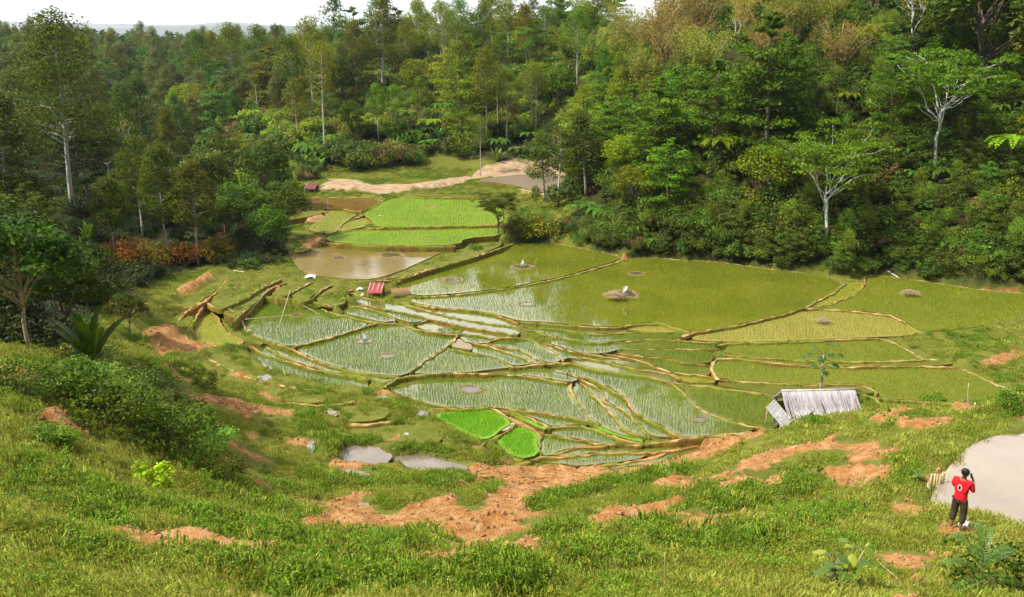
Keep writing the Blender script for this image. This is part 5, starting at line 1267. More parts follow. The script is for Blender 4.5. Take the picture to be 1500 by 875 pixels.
PITDEF = [(567, 522, 24, 'L2'), (533, 500, 24, 'L2'), (690, 571, 32, 'MM'), (772, 446, 22, 'UB'), (663, 411, 30, 'UA'), (765, 391, 30, 'UA'), (573, 374, 34, 'F7'), (497, 378, 20, 'F7'),
          (933, 401, 22, 'UB'), (910, 431, 46, 'UB'), (1206, 471, 18, 'UE'), (1333, 430, 26, 'UD'), (631, 304, 16, 'F2'), (629, 348, 8, 'F3'), (1024, 615, 20, 'NN'), (434, 462, 18, 'L1')]
PITS = [pit_at(a, b, w, FIELDS[f]['z']) for a, b, w, f in PITDEF]
rice('rice_seedlings', ('water',), .18, .24, 4, .014, [(.9, 1, .65), (.75, .95, .55), (1.15, 1.1, .7)], .16, .09)
rice('wet_rice', ('wetolive',), .20, .20, 3, .014, [(.88, .82, .3), (1.1, .9, .33), (.72, .76, .3)], .16, .08)
rice('young_rice', ('rice_olive', 'rice_tan', 'rice_yellow'), .25, .20, 3, .018, [(.98, .95, .28), (1.2, 1.03, .34), (.84, .88, .27)], .1, .14)
rice('green_rice', ('rice_green',), .30, .24, 4, .022, [(1.15, 1.25, .3), (1.3, 1.3, .3)], .05, .16)
rice('nursery_rice', ('rice_bright', 'nursery'), .10, .26, 3, .012, [(.62, 1.15, .25), (.85, 1.35, .3), (1.05, 1.3, .35)], 0, .10)
# ------------------------------------------------------------------ materials of made things
M['thatch'] = flat_mat('weathered_bamboo_thatch', (0.38, 0.34, 0.32), (0.66, 0.62, 0.60), 3.5, 0.8, .2, .4)
_m, _nt, _o = new_mat('bleached_bamboo_roof')
_mp = nd(_nt, 'ShaderNodeMapping'); _mp.inputs['Scale'].default_value = (9, 1.1, 1.1); _nt.links.new(objco(_nt), _mp.inputs[0])
_n = noise(_nt, 1.6, 5, .7, _mp.outputs[0])
principled(_nt, _o, mix(_nt, 1.0, ramp(_nt, _n, [(.3, (.24, .20, .19)), (.48, (.48, .44, .43)), (.7, (.66, .63, .63))]), attr(_nt, 'Col'), 'MULTIPLY'), .8, .2, _n, .5, .03); M['roof'] = _m
M['thatch_brown'] = flat_mat('brown_thatch', (0.20, 0.10, 0.06), (0.62, 0.50, 0.42), 9, 0.9)
M['thatch_old'] = flat_mat('old_thatch', (0.15, 0.08, 0.03), (0.38, 0.25, 0.11), 8, 0.9)
M['wood_dark'] = flat_mat('dark_wood', (0.05, 0.03, 0.02), (0.17, 0.11, 0.07), 6)
M['wood'] = flat_mat('dry_wood', (0.26, 0.17, 0.09), (0.48, 0.35, 0.2), 7)
M['zinc'] = flat_mat('zinc_sheet', (0.15, 0.145, 0.14), (0.36, 0.35, 0.33), 3.5, 0.9, .05, .2)
M['red'] = flat_mat('red_sheet', (0.27, 0.03, 0.028), (0.42, 0.075, 0.06), 3, 0.55)
M['maroon'] = flat_mat('maroon_sheet', (0.12, 0.03, 0.03), (0.20, 0.06, 0.055), 3, 0.6)
M['white'] = flat_mat('white_cloth', (0.72, 0.72, 0.72), (0.85, 0.85, 0.84), 6, 0.8)
M['straw'] = flat_mat('straw', (0.34, 0.24, 0.12), (0.62, 0.50, 0.30), 14, 0.9)
M['skin'] = flat_mat('skin', (0.20, 0.09, 0.045), (0.29, 0.135, 0.07), 9, 0.55, .3, .05)
M['shirt'] = flat_mat('red_shirt', (0.58, 0.012, 0.018), (0.72, 0.022, 0.028), 7, 0.8, .15, .25)
M['trousers'] = flat_mat('brown_trousers', (0.035, 0.024, 0.014), (0.075, 0.052, 0.030), 8, 0.85, .15, .4)
M['hair'] = flat_mat('hair', (0.006, 0.005, 0.006), (0.018, 0.016, 0.017), 20, 0.5, .3, .5)
M['black'] = flat_mat('black_plastic', (0.01, 0.01, 0.012), (0.025, 0.025, 0.03), 5, 0.35, .4, .0)
M['mud'] = flat_mat('pit_mud', (0.14, 0.085, 0.03), (0.30, 0.20, 0.085), 1.5)
M['stone'] = flat_mat('pale_stone', (0.48, 0.42, 0.34), (0.72, 0.66, 0.56), 5)

# ------------------------------------------------------------------ white-roofed hut behind the knoll
hx = at_z(1196, 600, 4.9); hut = empty('hut', (hx[0], hx[1], 3.75), 'field hut with a bleached bamboo thatch roof half hidden behind the grassy knoll', 'hut', rz=R(3))
LH, HD, RZ, EZ = 2.22, 1.42, 2.36, 1.38
g = Geo()
for sgn in (-1, 1):                                   # strips of split bamboo from ridge to eave, ragged ends
    n = 62
    for i in range(n):
        x0 = -LH + 2 * LH * i / n; w = 2 * LH / n * .92; ov = .10 * rng.random() + (.10 if i % 7 == 0 else 0)
        lift = .006 * (i % 3) + .02 * rng.random(); sk = rng.normal() * .012
        tt = np.array([0, .33, .66, 1 + ov]); y = sgn * HD * tt; z = RZ - (RZ - EZ) * tt - .07 * np.sin(np.pi * np.clip(tt, 0, 1)) + lift
        c = np.array([1, 1, 1])
        A = np.stack([np.full(4, x0) + sk * tt, y, z], 1); B = A + [w, 0, 0]; mid = (A + B) / 2 + [0, 0, .022]
        V = np.concatenate([A, mid, B]); k = np.arange(3)
        q = np.concatenate([np.stack([k, k + 1, k + 5, k + 4], 1), np.stack([k + 4, k + 5, k + 9, k + 8], 1)]); V2 = V - [0, 0, .05]
        g.add(np.concatenate([V, V2]), None, np.concatenate([q, q[:, ::-1] + 12, [[3, 7, 19, 15], [7, 11, 23, 19], [0, 3, 15, 12][::-1]]]), np.array([1, .98, .97]) * (.62 + .5 * rng.random()) if rng.random() < .35 else (1, 1, 1))
roof = g.obj('roof', M['roof'], hut)
g = Geo()
g.tube([[-LH - .03, 0, RZ + .05], [0, 0, RZ + .03], [LH + .03, 0, RZ + .06]], .05, 6); g.obj('ridge_pole', M['thatch'], roof)
g = Geo()
for i in range(34):                                   # second, browner course under the front eave at the left
    x = -LH + .05 + 2.1 * i / 34 + .03 * rng.random(); L = .50 + .18 * rng.random(); z0 = EZ + .02
    d = np.array([rng.normal() * .05, -.72 * L, -.50 * L])
    a = np.array([x, -HD + .12, z0 - .02]); g.tube([a, a + d * .5 + [0, 0, .02], a + d], [.028, .03, .02], 4)
g.obj('lower_thatch', M['thatch_brown'], roof)
g = Geo()
for i in range(26):
    x = -1.98 + 3.96 * i / 25; g.box((x, -1.18, .62), (.135, .03, 1.25 + .06 * rng.random())); g.box((x, 1.18, .62), (.135, .03, 1.25))
for i in range(15):
    y = -1.1 + 2.2 * i / 14; hgt = 1.25 + .95 * (1 - abs(y) / 1.2)
    g.box((1.98, y, hgt / 2), (.03, .135, hgt))
    if abs(y) > .35: g.box((-1.98, y, .55), (.03, .135, 1.1))
g.obj('wall', M['wood_dark'], hut)
for sx_ in (-2.02, 2.02):
    for sy_ in (-1.22, 1.22):
        g = Geo(); g.tube([[sx_, sy_, -1.2], [sx_, sy_, 1.42]], .06, 7); g.obj('post', M['wood'], hut)
for x in (-2.05, 0, 2.05):
    g = Geo(); g.tube([[x, -1.5, EZ - .02], [x, 0, RZ - .12], [x, 1.5, EZ - .02]], .04, 6); g.obj('rafter', M['wood_dark'], hut)
g = Geo(); n = 30; m = 2                              # corrugated sheet leaning along the left gable
ys = np.linspace(-1.75, 1.35, n); zc_ = .03 * np.sin(np.arange(n) * 2.1)
A = np.stack([np.full(n, -2.12), ys, 1.32 + zc_ - .10 * (ys < -1.2)], 1); B = np.stack([np.full(n, -2.62), ys - .05, .80 + zc_], 1)
V = np.concatenate([A, B]); k = np.arange(n - 1); q = np.stack([k, k + 1, k + n + 1, k + n], 1)
g.add(np.concatenate([V, V - [0, 0, .02]]), None, np.concatenate([q, q[:, ::-1] + 2 * n])); g.obj('awning', M['zinc'], hut)
g = Geo(); g.tube([[-2.7, 1.0, -.9], [-2.6, 1.0, .8]], .035, 6); g.tube([[-2.7, -1.3, -.9], [-2.6, -1.3, .8]], .035, 6); g.obj('awning_post', M['wood'], hut)

# ------------------------------------------------------------------ little red-roofed shelter by the terraces, red shack far back
def shelter(px, py, label, w, d, h, rise, stripes, rz, roofm, cat='shelter'):
    p = hit(px, py); e = empty('shelter', p, label, cat, rz=rz); g = Geo(); n = 19
    xs = np.linspace(-w / 2 - .08, w / 2 + .08, n); zc = .02 * np.sin(np.arange(n) * 2.0)
    A = np.stack([xs, np.full(n, -d / 2 - .12), h + zc], 1); B = np.stack([xs, np.full(n, d / 2 + .1), h + rise + zc], 1); k = np.arange(n - 1); q = np.stack([k, k + 1, k + n + 1, k + n], 1)
    V = np.concatenate([A, B]); g.add(np.concatenate([V, V - [0, 0, .03]]), None, np.concatenate([q, q[:, ::-1] + 2 * n])); r = g.obj('roof', M[roofm], e)
    for fx in stripes:
        g = Geo(); x = (fx - .5) * w; s = rise / (d + .22)
        g.box((x, 0, h + rise / 2 + .035), (.055, d + .24, .02), M=Matrix.Rotation(math.atan(s), 3, 'X')); g.obj('batten', M['thatch'], r)
    g = Geo()
    for x in np.linspace(-w / 2, w / 2, 9): g.box((x, d / 2, (h + rise) / 2 - .2), (w / 9, .03, h + rise + .35))
    for y in np.linspace(-d / 2, d / 2, 6): g.box((w / 2, y, h / 2 - .2), (.03, d / 6, h + .3))
    g.obj('wall', M['wood_dark'], e)
    for x in (-w / 2, w / 2):
        g = Geo(); g.tube([[x, -d / 2, -.4], [x, -d / 2, h]], .045, 6); g.obj('post', M['wood'], e)
    return e
shelter(551, 433, 'small shelter with a red and white striped tin roof beside the middle terraces', 1.18, .95, .40, .64, (.0, .30, .68, 1.0), R(-6), 'red')
shelter(456, 281, 'tiny red-roofed shack beyond the brown pond under the far slope', 1.5, 1.2, .5, .6, (0.05,), R(-12), 'maroon', 'shack')

# ------------------------------------------------------------------ cloths, poles, stakes
def pole(px0, py0, px1, py1, label, z0=None, z1=None, r=.03, name='bamboo_pole', cat='pole', mat='bamboo', group=None, bow=0.0):
    a = at_z(px0, py0, z0) if z0 is not None else hit(px0, py0) + [0, 0, .05]
    b = at_z(px1, py1, z1) if z1 is not None else hit(px1, py1) + [0, 0, .08]
    t = np.linspace(0, 1, 9)[:, None]; P = (b - a) * t + np.array([0, 0, bow]) * 4 * t * (1 - t); g = Geo(); g.tube(P, np.linspace(r, r * .6, 9), 6)
    return tag(g.obj(name, M[mat], loc=a), label, cat, group)
pole(393, 423, 359, 466, 'bamboo pole slanting down the upper left corner of the left paddy', 4.9, 4.25)
pole(425, 425, 409, 477, 'bamboo pole standing steeply over the middle of the left paddy', 4.9, 4.15)
pole(359, 468, 432, 461, 'bamboo pole laid level from the bund to the pit of the left paddy', 4.35, 4.2)
pole(443, 447, 470, 462, 'thin bamboo pole right of the pit in the left paddy', 4.3, 4.1, .022)
pole(338, 427, 351, 414, 'pale stick lying on the green terrace bank at left', None, None, .035)
pole(343, 398, 358, 400, 'pale fallen log on the grass below the left ridge', None, None, .06, 'fallen_log', 'log', 'bark_white')
pole(1318, 408, 1300, 400, 'short pale log at the foot of the hill on the right', None, None, .07, 'fallen_log', 'log', 'bark_white')
pole(1186, 381, 1197, 373, 'pale leaning stick among the bushes at the foot of the right hill', 5.0, 6.0, .07, 'stick', 'stick', 'bark_white')
def upright(px, py, top, label, r=.025, name='stake', cat='stake', mat='bamboo', dx=0.0, bow=0.0, Y=None):
    p = hit(px, py) if Y is None else at_y(px, py, Y)
    d = to_px(*p)[2]; h = (py - top) * d / F / .93; t = np.linspace(0, 1, 8)
    P = np.stack([dx * d / F * (t + bow * t * (1 - t)), 0 * t, -.2 + (h + .2) * t], 1); g = Geo(); g.tube(P, np.linspace(r, r * .6, 8), 6)
    return tag(g.obj(name, M[mat], loc=p), label, cat)
upright(977, 876, 806, 'weathered stake standing alone in the grass at the bottom', .018, mat='wood', dx=-7)
upright(1234, 850, 792, 'pale leaning bamboo stick beside the big-leaved sapling', .016, 'stick', 'stick', dx=32)
upright(1424, 607, 562, 'thin bowed bamboo rod on the bank above the pond', .022, 'rod', 'rod', dx=-12, bow=.9)
upright(1426, 609, 590, 'short bamboo post on the bank above the pond', .05, 'post', 'post')
upright(1365, 672, 652, 'bent dry twig on the left bank of the pond', .014, 'twig', 'twig', 'wood', dx=-3, bow=-1)
pole(1285, 826, 1340, 876, 'long brown stick lying in the grass near the bottom right', None, None, .018, 'stick', 'stick', 'wood')
# stakes along the water at the pond's outlet
p0, p1 = at_z(1361, 713, 13.45), at_z(1386, 707, 13.5)
fe = empty('stake_fence', p0, 'short fence of bamboo stakes at the left end of the pond', 'fence')
for i in range(9):
    q = (p1 - p0) * i / 8 + rng.normal(size=3) * [.01, .03, 0]; g = Geo(); h = .32 + .10 * rng.random() + .12 * (i == 8)
    g.tube([[q[0], q[1], -.35], [q[0] + .01 * rng.normal(), q[1], h]], [.024, .02], 6); g.obj('stake', M['bamboo'], fe)
g = Geo(); g.tube([[0, .02, .12], list((p1 - p0)[:2] + [0, .02]) + [.14]], .014, 5); g.obj('rail', M['wood'], fe)

def sheet(px, py, w, d, label, name='tarp', cat='tarp', h=.15, mat='white', rz=0.0, z=None):
    p = hit(px, py) if z is None else at_z(px, py, z); n = 9; u, v = np.meshgrid(np.linspace(-.5, .5, n), np.linspace(-.5, .5, n))
    Z = h * (1 - 2.2 * u ** 2 - 1.6 * v ** 2) + .05 * rng.normal(size=u.shape) * (h > .05) + .03; V = np.stack([u * w * (1 - .2 * v), v * d, Z], -1).reshape(-1, 3)
    i = (np.arange(n - 1)[:, None] * n + np.arange(n - 1)).ravel(); q = np.stack([i, i + 1, i + n + 1, i + n], 1); g = Geo()
    g.add(np.concatenate([V, V - [0, 0, .025]]), None, np.concatenate([q, q[:, ::-1] + n * n])); o = g.obj(name, M[mat], loc=p); o.rotation_euler[2] = rz
    return tag(o, label, cat)
sheet(455, 407, .9, .7, 'white tarp lying on the grass between the muddy paddy and the terraces', h=.22)
sheet(528, 425, .6, .5, 'white sheet left of the red-roofed shelter', 'sheet', 'sheet', .12)
sheet(531, 433, .28, .22, 'small white sack on the ground below the white sheet', 'sack', 'sack', .16)
sheet(490, 437, .6, .4, 'pale plastic sheet on the small terraces left of the shelter', 'plastic_sheet', 'sheet', .1)
sheet(556, 318.5, .5, .4, 'tiny white sack at the bend of the red cut among the far paddies', 'sack', 'sack', .2)
sheet(1411, 771, .22, .16, 'crumpled whitish bag on the grass at the standing person\'s feet', 'bag', 'bag', .11)
sheet(1358, 717, .12, .1, 'white stone in the shallow water below the stake fence', 'stone', 'stone', .08, 'stone', z=13.5)
sheet(596, 640, .3, .2, 'pale stone on the grassy slope left of the bright nursery bed', 'stone', 'stone', .15, 'stone')
def flag(px, py, z, hpx, wpx, label, lean=.25, tri=True):
    p = at_z(px, py, z); d = to_px(*p)[2]; h = hpx * d / F / .96; w = wpx * d / F; e = empty('scarecrow', p, label, 'scarecrow'); g = Geo()
    g.tube([[0, 0, -.3], [-lean * h * .3, 0, h * 1.08]], [.022, .016], 5); g.obj('stick', M['bamboo'], e)
    n = 7; t = np.linspace(0, 1, n); V = []
    for j in (0, .5, 1):
        wd = w * (t if tri else np.full(n, .8) - .2 * t) * j
        V.append(np.stack([-lean * h * .3 * (1 - t) + wd, .05 * np.sin(t * 5 + j * 3), h * (1.02 - .92 * t)], 1))
    V = np.concatenate(V); k = np.arange(n - 1); q = np.concatenate([np.stack([k, k + 1, k + n + 1, k + n], 1), np.stack([k + n, k + n + 1, k + 2 * n + 1, k + 2 * n], 1)]); g = Geo()
    g.add(np.concatenate([V, V + [0, .02, 0]]), None, np.concatenate([q, q[:, ::-1] + 3 * n])); g.obj('cloth', M['white'], e); return e
flag(533, 500, 3.65, 14, 9, 'white triangular cloth on a stick beside the upper pit of the middle paddy', .5)
flag(523, 498, 3.65, 5, 3, 'tiny white rag on a twig left of the triangular cloth', .2)
flag(911, 433, 4.75, 13, 7, 'white shirt-like cloth on a stick by the straw heap in the big paddy', -.6, False)
flag(762, 391, 4.95, 11, 7, 'white rag on a leaning pole at the pit of the upper paddy', -1.2)
pole(764, 383, 787, 361, 'thin dark pole slanting across the upper paddy from the white rag', 5.0, 5.05, .02, mat='wood')
pole(781, 391, 786, 378, 'short stick standing in the mud ring of the upper paddy', 4.95, 5.5, .02, mat='wood', name='stick', cat='stick')
upright(498, 378, 369, 'small stick in the mud pit of the brown paddy', .03, mat='wood')
upright(616, 581, 568, 'short pale stake left of the bright nursery bed', .02)
# straw, fallen thatch, footbridge
def straw(px, py, z, w, label, n=260):
    p = at_z(px, py, z); g = Geo()
    for i in range(n):
        a = rng.random() * 6.283; r_ = w * math.sqrt(rng.random()) * .5; c = np.array([r_ * math.cos(a) * 1.3, r_ * math.sin(a), .32 * w * (1 - (2 * r_ / w) ** 2) * rng.random()])
        d = rng.normal(size=3) * [.22, .18, .05]; g.tube([c - d, c + d], .012, 3, cap=False)
    return tag(g.obj('straw_heap', M['straw'], loc=p), label, 'straw')
straw(901, 433, 4.76, 1.3, 'heap of dry straw at the pit in the big olive paddy')
straw(1333, 429, 4.52, 1.0, 'small heap of twigs in the right-hand olive paddy', 120)
straw(1206, 470, 4.32, .9, 'thin patch of straw in the tan paddy', 90)
p = hit(587, 434); e = empty('lean_to', p, 'collapsed brown thatch lean-to right of the red-roofed shelter', 'lean-to', rz=R(18)); g = Geo()
for i in range(30):
    x = -.75 + 1.5 * i / 29; g.tube([[x, -.45, .05 + .05 * rng.random()], [x + .03, 0, .42], [x, .45, .55 + .06 * rng.random()]], .03, 4)
g.obj('thatch', M['thatch_old'], e)
for x in (-.7, .7):
    g = Geo(); g.tube([[x, .4, -.2], [x, .4, .6]], .04, 5); g.obj('post', M['wood'], e)
p = at_z(834, 561, 3.2); e = empty('footbridge', p, 'plank platform with a stump at the meeting of the bunds', 'footbridge', rz=R(-12))
for i in range(8):
    g = Geo(); g.box((-.55 + 1.1 * i / 7, 0, .06 + .012 * (i % 2)), (.14, .75, .05), rz=rng.normal() * .03); g.obj('plank', M['thatch'], e)
for y in (-.3, .3):
    g = Geo(); g.tube([[-.7, y, 0.0], [.7, y, 0.0]], .05, 6); g.obj('beam', M['wood'], e)
g = Geo(); g.tube([[-.2, .45, -.4], [-.22, .45, .45], [-.2, .45, .62]], [.07, .06, .03], 7); g.obj('stump', M['wood_dark'], e)
p = at_z(560, 562, 3.0); e = empty('weir', p, 'little bamboo weir where the left bunds meet the front paddy', 'weir', rz=R(5))
for i in range(9):
    g = Geo(); g.tube([[-.32 + .08 * i, 0, -.45], [-.32 + .08 * i, .02, .12]], .028, 5); g.obj('stake', M['thatch'], e)
# pits in the paddies: a ring of mud round open water
M['pit_water'] = make_water_mat('pit_water', (0.04, 0.045, 0.025), (0.09, 0.085, 0.05), 0.03, 0.01)
for (x, y, rx, ry), (px, py, wpx, fn) in zip(PITS, PITDEF):
    z = FIELDS[fn]['z']; g = Geo(); n = 22; a = np.linspace(0, 2 * np.pi, n + 1); V = []
    jr = 1 + .10 * rng.normal(size=n + 1); jr[-1] = jr[0]
    for o, h in ((1.35, -.12), (1.12, .05), (.95, .06), (.80, -.08)):
        V.append(np.stack([x + rx * o * jr * np.cos(a), y + ry * o * jr * np.sin(a), z + h + .02 * np.sin(a * 5)], 1))
    V = np.concatenate(V); k = np.arange(n); N1 = n + 1
    q = np.concatenate([np.stack([k + j * N1, k + j * N1 + 1, k + (j + 1) * N1 + 1, k + (j + 1) * N1], 1) for j in range(3)]); g.add(V, None, q)
    tag(g.obj('earth_bank', M['mud']), kind='structure')
    if wpx > 16:
        g = Geo(); V = np.stack([x + rx * .9 * jr[:-1] * np.cos(a[:-1]), y + ry * .9 * jr[:-1] * np.sin(a[:-1]), np.full(n, z + .02)], 1); V = np.r_[V, [[x, y, z + .02]]]
        g.add(V, np.stack([k, (k + 1) % n, np.full(n, n)], 1)); tag(g.obj('water', M['pit_water']), kind='structure')

# ------------------------------------------------------------------ papaya behind the hut, plants at the bottom right
M['papaya'] = leaf_mat('papaya_leaf', (.065, .15, .025), .15, .25, False, .4, .35, .01)
p = at_y(1201, 574, 53.0); p[2] = float(Hs(p[0], p[1])); e = empty('papaya_tree', p, 'papaya tree with a tuft of dark lobed leaves behind the hut', 'papaya tree')
hh = at_y(1201, 520, 53.0)[2] - p[2]; g = Geo(); g.tube([[0, 0, -.3], [.04, 0, hh * .5], [.0, 0, hh]], [.10, .08, .05], 7); g.obj('trunk', M['bark_pale'], e)
g = Geo()
for i in range(17):
    an = i * 2.4; el = .75 - .09 * i + rng.normal() * .06; L = .75 + .35 * rng.random(); b = np.array([0, 0, hh - .02 * i]); d = np.array([math.cos(an) * math.cos(el), math.sin(an) * math.cos(el), math.sin(el)])
    t = b + d * L; g.tube([b, b + d * L * .5 + [0, 0, .05], t], .014, 4, (.9, 1.1, .8)); s = np.array([-math.sin(an), math.cos(an), 0]); o = np.array([math.cos(an), math.sin(an), -.45])
    for f in np.linspace(-1.9, 1.9, 7):
        q = o * math.cos(f) + s * math.sin(f); l = .42 * (1 - .15 * abs(f)); w = np.cross(q, [0, 0, 1]); w /= np.linalg.norm(w)
        g.add([t, t + q * l * .55 + w * .085, t + q * l - [0, 0, .06], t + q * l * .55 - w * .085], None, [[0, 1, 2, 3]], np.array([1, 1, 1]) * (.7 + .6 * rng.random()))
g.obj('crown', M['papaya'], e)
for i in range(5):
    g = Geo(); an = i * 1.26; c = np.array([.10 * math.cos(an), .10 * math.sin(an), hh - .22 - .05 * (i % 2)]); g.tube([c + [0, 0, .1], c + [0, 0, .04], c - [0, 0, .05], c - [0, 0, .1]], [.01, .055, .05, .01], 7); g.obj('fruit', M['papaya'], e)
def bigleaf(g, b, an, el, L, wd, col):
    d = np.array([math.cos(an) * math.cos(el), math.sin(an) * math.cos(el), math.sin(el)]); s = np.array([-math.sin(an), math.cos(an), 0]); n = np.cross(d, s); t = np.array([0, .2, .5, .8, 1.0]); w = wd * np.array([.05, .8, 1, .55, .02])
    mid = b + d * L * t[:, None] - np.array([0, 0, .25 * L]) * (t ** 2)[:, None]; A = mid + s * w[:, None] + n * -.12 * w[:, None]; B = mid - s * w[:, None] + n * -.12 * w[:, None]; k = np.arange(4)
    g.add(np.concatenate([A, mid, B]), None, np.concatenate([np.stack([k, k + 1, k + 6, k + 5], 1), np.stack([k + 5, k + 6, k + 11, k + 10], 1)]), np.array(col) * (.8 + .4 * rng.random()))
def sapling(px, py, Y, tops, label, n, L, cols, leafmat, cat='sapling', name='sapling'):
    p = at_y(px, py, Y); p[2] = float(Hs(p[0], p[1])); d = to_px(*p)[2]; e = empty(name, p, label, cat); g, s = Geo(), Geo(); qx, qy, _ = to_px(*p)
    for tx, ty in tops:
        h = (qy - ty) * d / F / .88; dx = (tx - qx) * d / F; t = np.linspace(0, 1, 6); P = np.stack([dx * t, .05 * np.sin(t * 4), h * t - .1 * (t == 0)], 1); s.tube(P, np.linspace(.018, .006, 6), 5)
        for i in range(n):
            f = .25 + .75 * (i + rng.random()) / n; b = np.array([np.interp(f, t, P[:, 0]), np.interp(f, t, P[:, 1]), h * f]); an = i * 2.4 + rng.normal() * .3
            b2 = b + np.array([math.cos(an), math.sin(an), .3]) * L * .5; s.tube([b, b2], .004, 3); bigleaf(g, b2, an, -.1 + rng.normal() * .3, L * (.7 + .5 * rng.random()), L * .34, cols[rng.integers(len(cols))])
    s.obj('stem', M['bark_dark'], e); g.obj('foliage', leafmat, e); return e
M['bigleaf'] = leaf_mat('big_leaf', (.07, .12, .012), .1, .3, False, .4, .35, .005)
sapling(1228, 890, 14.6, [(1212, 806), (1246, 792), (1240, 822)], 'big-leaved sapling with some yellowing leaves near the bottom right', 11, .27, [(1.5, 1.5, 1.2), (1.1, 1.3, 1), (1.3, 1.5, 1.1), (4.0, 2.6, .8), (2.0, 1.8, 1)], M['bigleaf'])
sapling(1142, 880, 15.2, [(1138, 838), (1146, 850)], 'thin dark weed left of the big-leaved sapling', 6, .12, [(.7, .8, .7), (1, 1, .9)], M['bigleaf'], 'weed', 'weed')
sapling(1312, 900, 14.6, [(1306, 862), (1318, 868)], 'small pale yellow-green plant at the bottom edge', 7, .13, [(2.4, 2.2, .7), (2.8, 2.5, 1.0)], M['bigleaf'], 'plant', 'plant')
sapling(1346, 712, 23.6, [(1340, 694), (1350, 692)], 'bright green little plant beside the stake fence', 8, .16, [(2.0, 2.0, .5), (1.6, 1.8, .5)], M['bigleaf'], 'plant', 'plant')
M['feather'] = leaf_mat('feather_leaf', (.10, .20, .03), .1, .35, False, .45, .3, .005)
p = at_y(1425, 905, 14.2); p[2] = float(Hs(p[0], p[1])); e = empty('feathery_shrub', p, 'young shrub with feathery blue-green fronds at the bottom right corner', 'shrub'); s, g = Geo(), Geo()
s.tube([[0, 0, -.1], [.0, .02, .45], [-.02, .03, .85]], [.02, .016, .01], 5); s.obj('stem', M['bark_dark'], e)
for an, L, rise, z in ((2.9, .75, .25, .62), (2.2, .80, .50, .75), (1.1, .75, .55, .85), (.35, .85, .30, .70), (-.3, .8, .1, .55), (3.5, .7, .05, .45), (1.6, .6, .65, .85), (.0, .7, .4, .8)): frond(g, (0, 0, z), an, L, rise, .18, .17, (1, 1, 1), 24, .035)
g.obj('fronds', M['feather'], e)
feature('shrub1', 1490, 905, 795, 'dark leafy bush in the bottom right corner', (.40, .62, .5), 1.2, Y=14.3)
# ------------------------------------------------------------------ the person by the pond
def skinned(name, V, E, mat, parent, sub=2, root=0):
    """one continuous surface grown round a skeleton of (x, y, z, rx, ry)"""
    me = bpy.data.meshes.new(name); me.from_pydata([v[:3] for v in V], E, []); o = bpy.data.objects.new(name, me); COL.objects.link(o)
    o.modifiers.new('s', 'SKIN'); lay = me.skin_vertices[0].data if me.skin_vertices else None
    if lay is None:
        bm = bmesh.new(); bm.from_mesh(me); bm.verts.layers.skin.verify(); bm.to_mesh(me); bm.free(); lay = me.skin_vertices[0].data
    for i, v in enumerate(V):
        lay[i].radius = (v[3], v[4] if len(v) > 4 else v[3]); lay[i].use_root = i == root
    m = o.modifiers.new('u', 'SUBSURF'); m.levels = sub; m.render_levels = sub
    dg = bpy.context.evaluated_depsgraph_get(); dg.update(); ev = o.evaluated_get(dg)
    m2 = bpy.data.meshes.new_from_object(ev, depsgraph=dg); m2.name = name
    bpy.data.objects.remove(o); m2.materials.clear(); m2.materials.append(mat)
    m2.polygons.foreach_set('use_smooth', np.ones(len(m2.polygons), bool))
    return link(name, m2, parent)
pp = hit(1400, 776); pd = to_px(*pp)[2]; PH = 1.66
per = empty('person', pp + [0, 0, .02], 'person in a red T-shirt and rolled brown trousers standing barefoot by the pond', 'person', rz=R(-52))
# local frame: forward +Y, right +X.  pelvis at the root
V = [(0, 0, .90, .125, .10),            # 0 pelvis
     (0, -.01, 1.06, .125, .09), (0, -.015, 1.22, .135, .08), (0, -.005, 1.35, .095, .055),   # 1 waist 2 chest 3 upper chest
     (0, .0, 1.44, .052, .052), (.01, .03, 1.50, .055, .06), (.02, .035, 1.57, .078, .092), (.02, .03, 1.63, .062, .075),  # 4 neck 5 jaw 6 head 7 crown
     (.172, -.01, 1.35, .046, .046), (.235, .07, 1.14, .043, .043), (.25, .08, 1.115, .042, .042), (.16, .19, 1.33, .033, .03), (.125, .20, 1.40, .026, .020), (.105, .195, 1.455, .030, .016),   # 8 r shoulder 9 elbow 10 elbow2 11 forearm 12 wrist 13 palm
     (-.172, -.01, 1.35, .046, .046), (-.23, .05, 1.12, .043, .043), (-.21, .10, 1.09, .041, .04), (-.10, .23, 1.15, .033, .03), (-.04, .26, 1.18, .025, .02), (.01, .265, 1.20, .03, .016),  # 14..19 left arm folded in front
     (.10, 0, .84, .085, .09), (.115, .02, .48, .058, .06), (.115, -.01, .28, .05, .052), (.115, -.03, .09, .034, .038), (.115, -.01, .035, .036, .03), (.13, .10, .022, .038, .018), (.135, .16, .016, .032, .012),   # 20..26 right leg
     (-.10, 0, .84, .085, .09), (-.115, .03, .48, .058, .06), (-.125, .0, .28, .05, .052), (-.125, -.02, .09, .034, .038), (-.125, .0, .035, .036, .03), (-.14, .11, .022, .038, .018), (-.145, .17, .016, .032, .012)]  # 27..33 left leg
E = [(0, 1), (1, 2), (2, 3), (3, 4), (4, 5), (5, 6), (6, 7), (3, 8), (8, 9), (9, 10), (10, 11), (11, 12), (12, 13), (3, 14), (14, 15), (15, 16), (16, 17), (17, 18), (18, 19),
     (0, 20), (20, 21), (21, 22), (22, 23), (23, 24), (24, 25), (25, 26), (0, 27), (27, 28), (28, 29), (29, 30), (30, 31), (31, 32), (32, 33)]
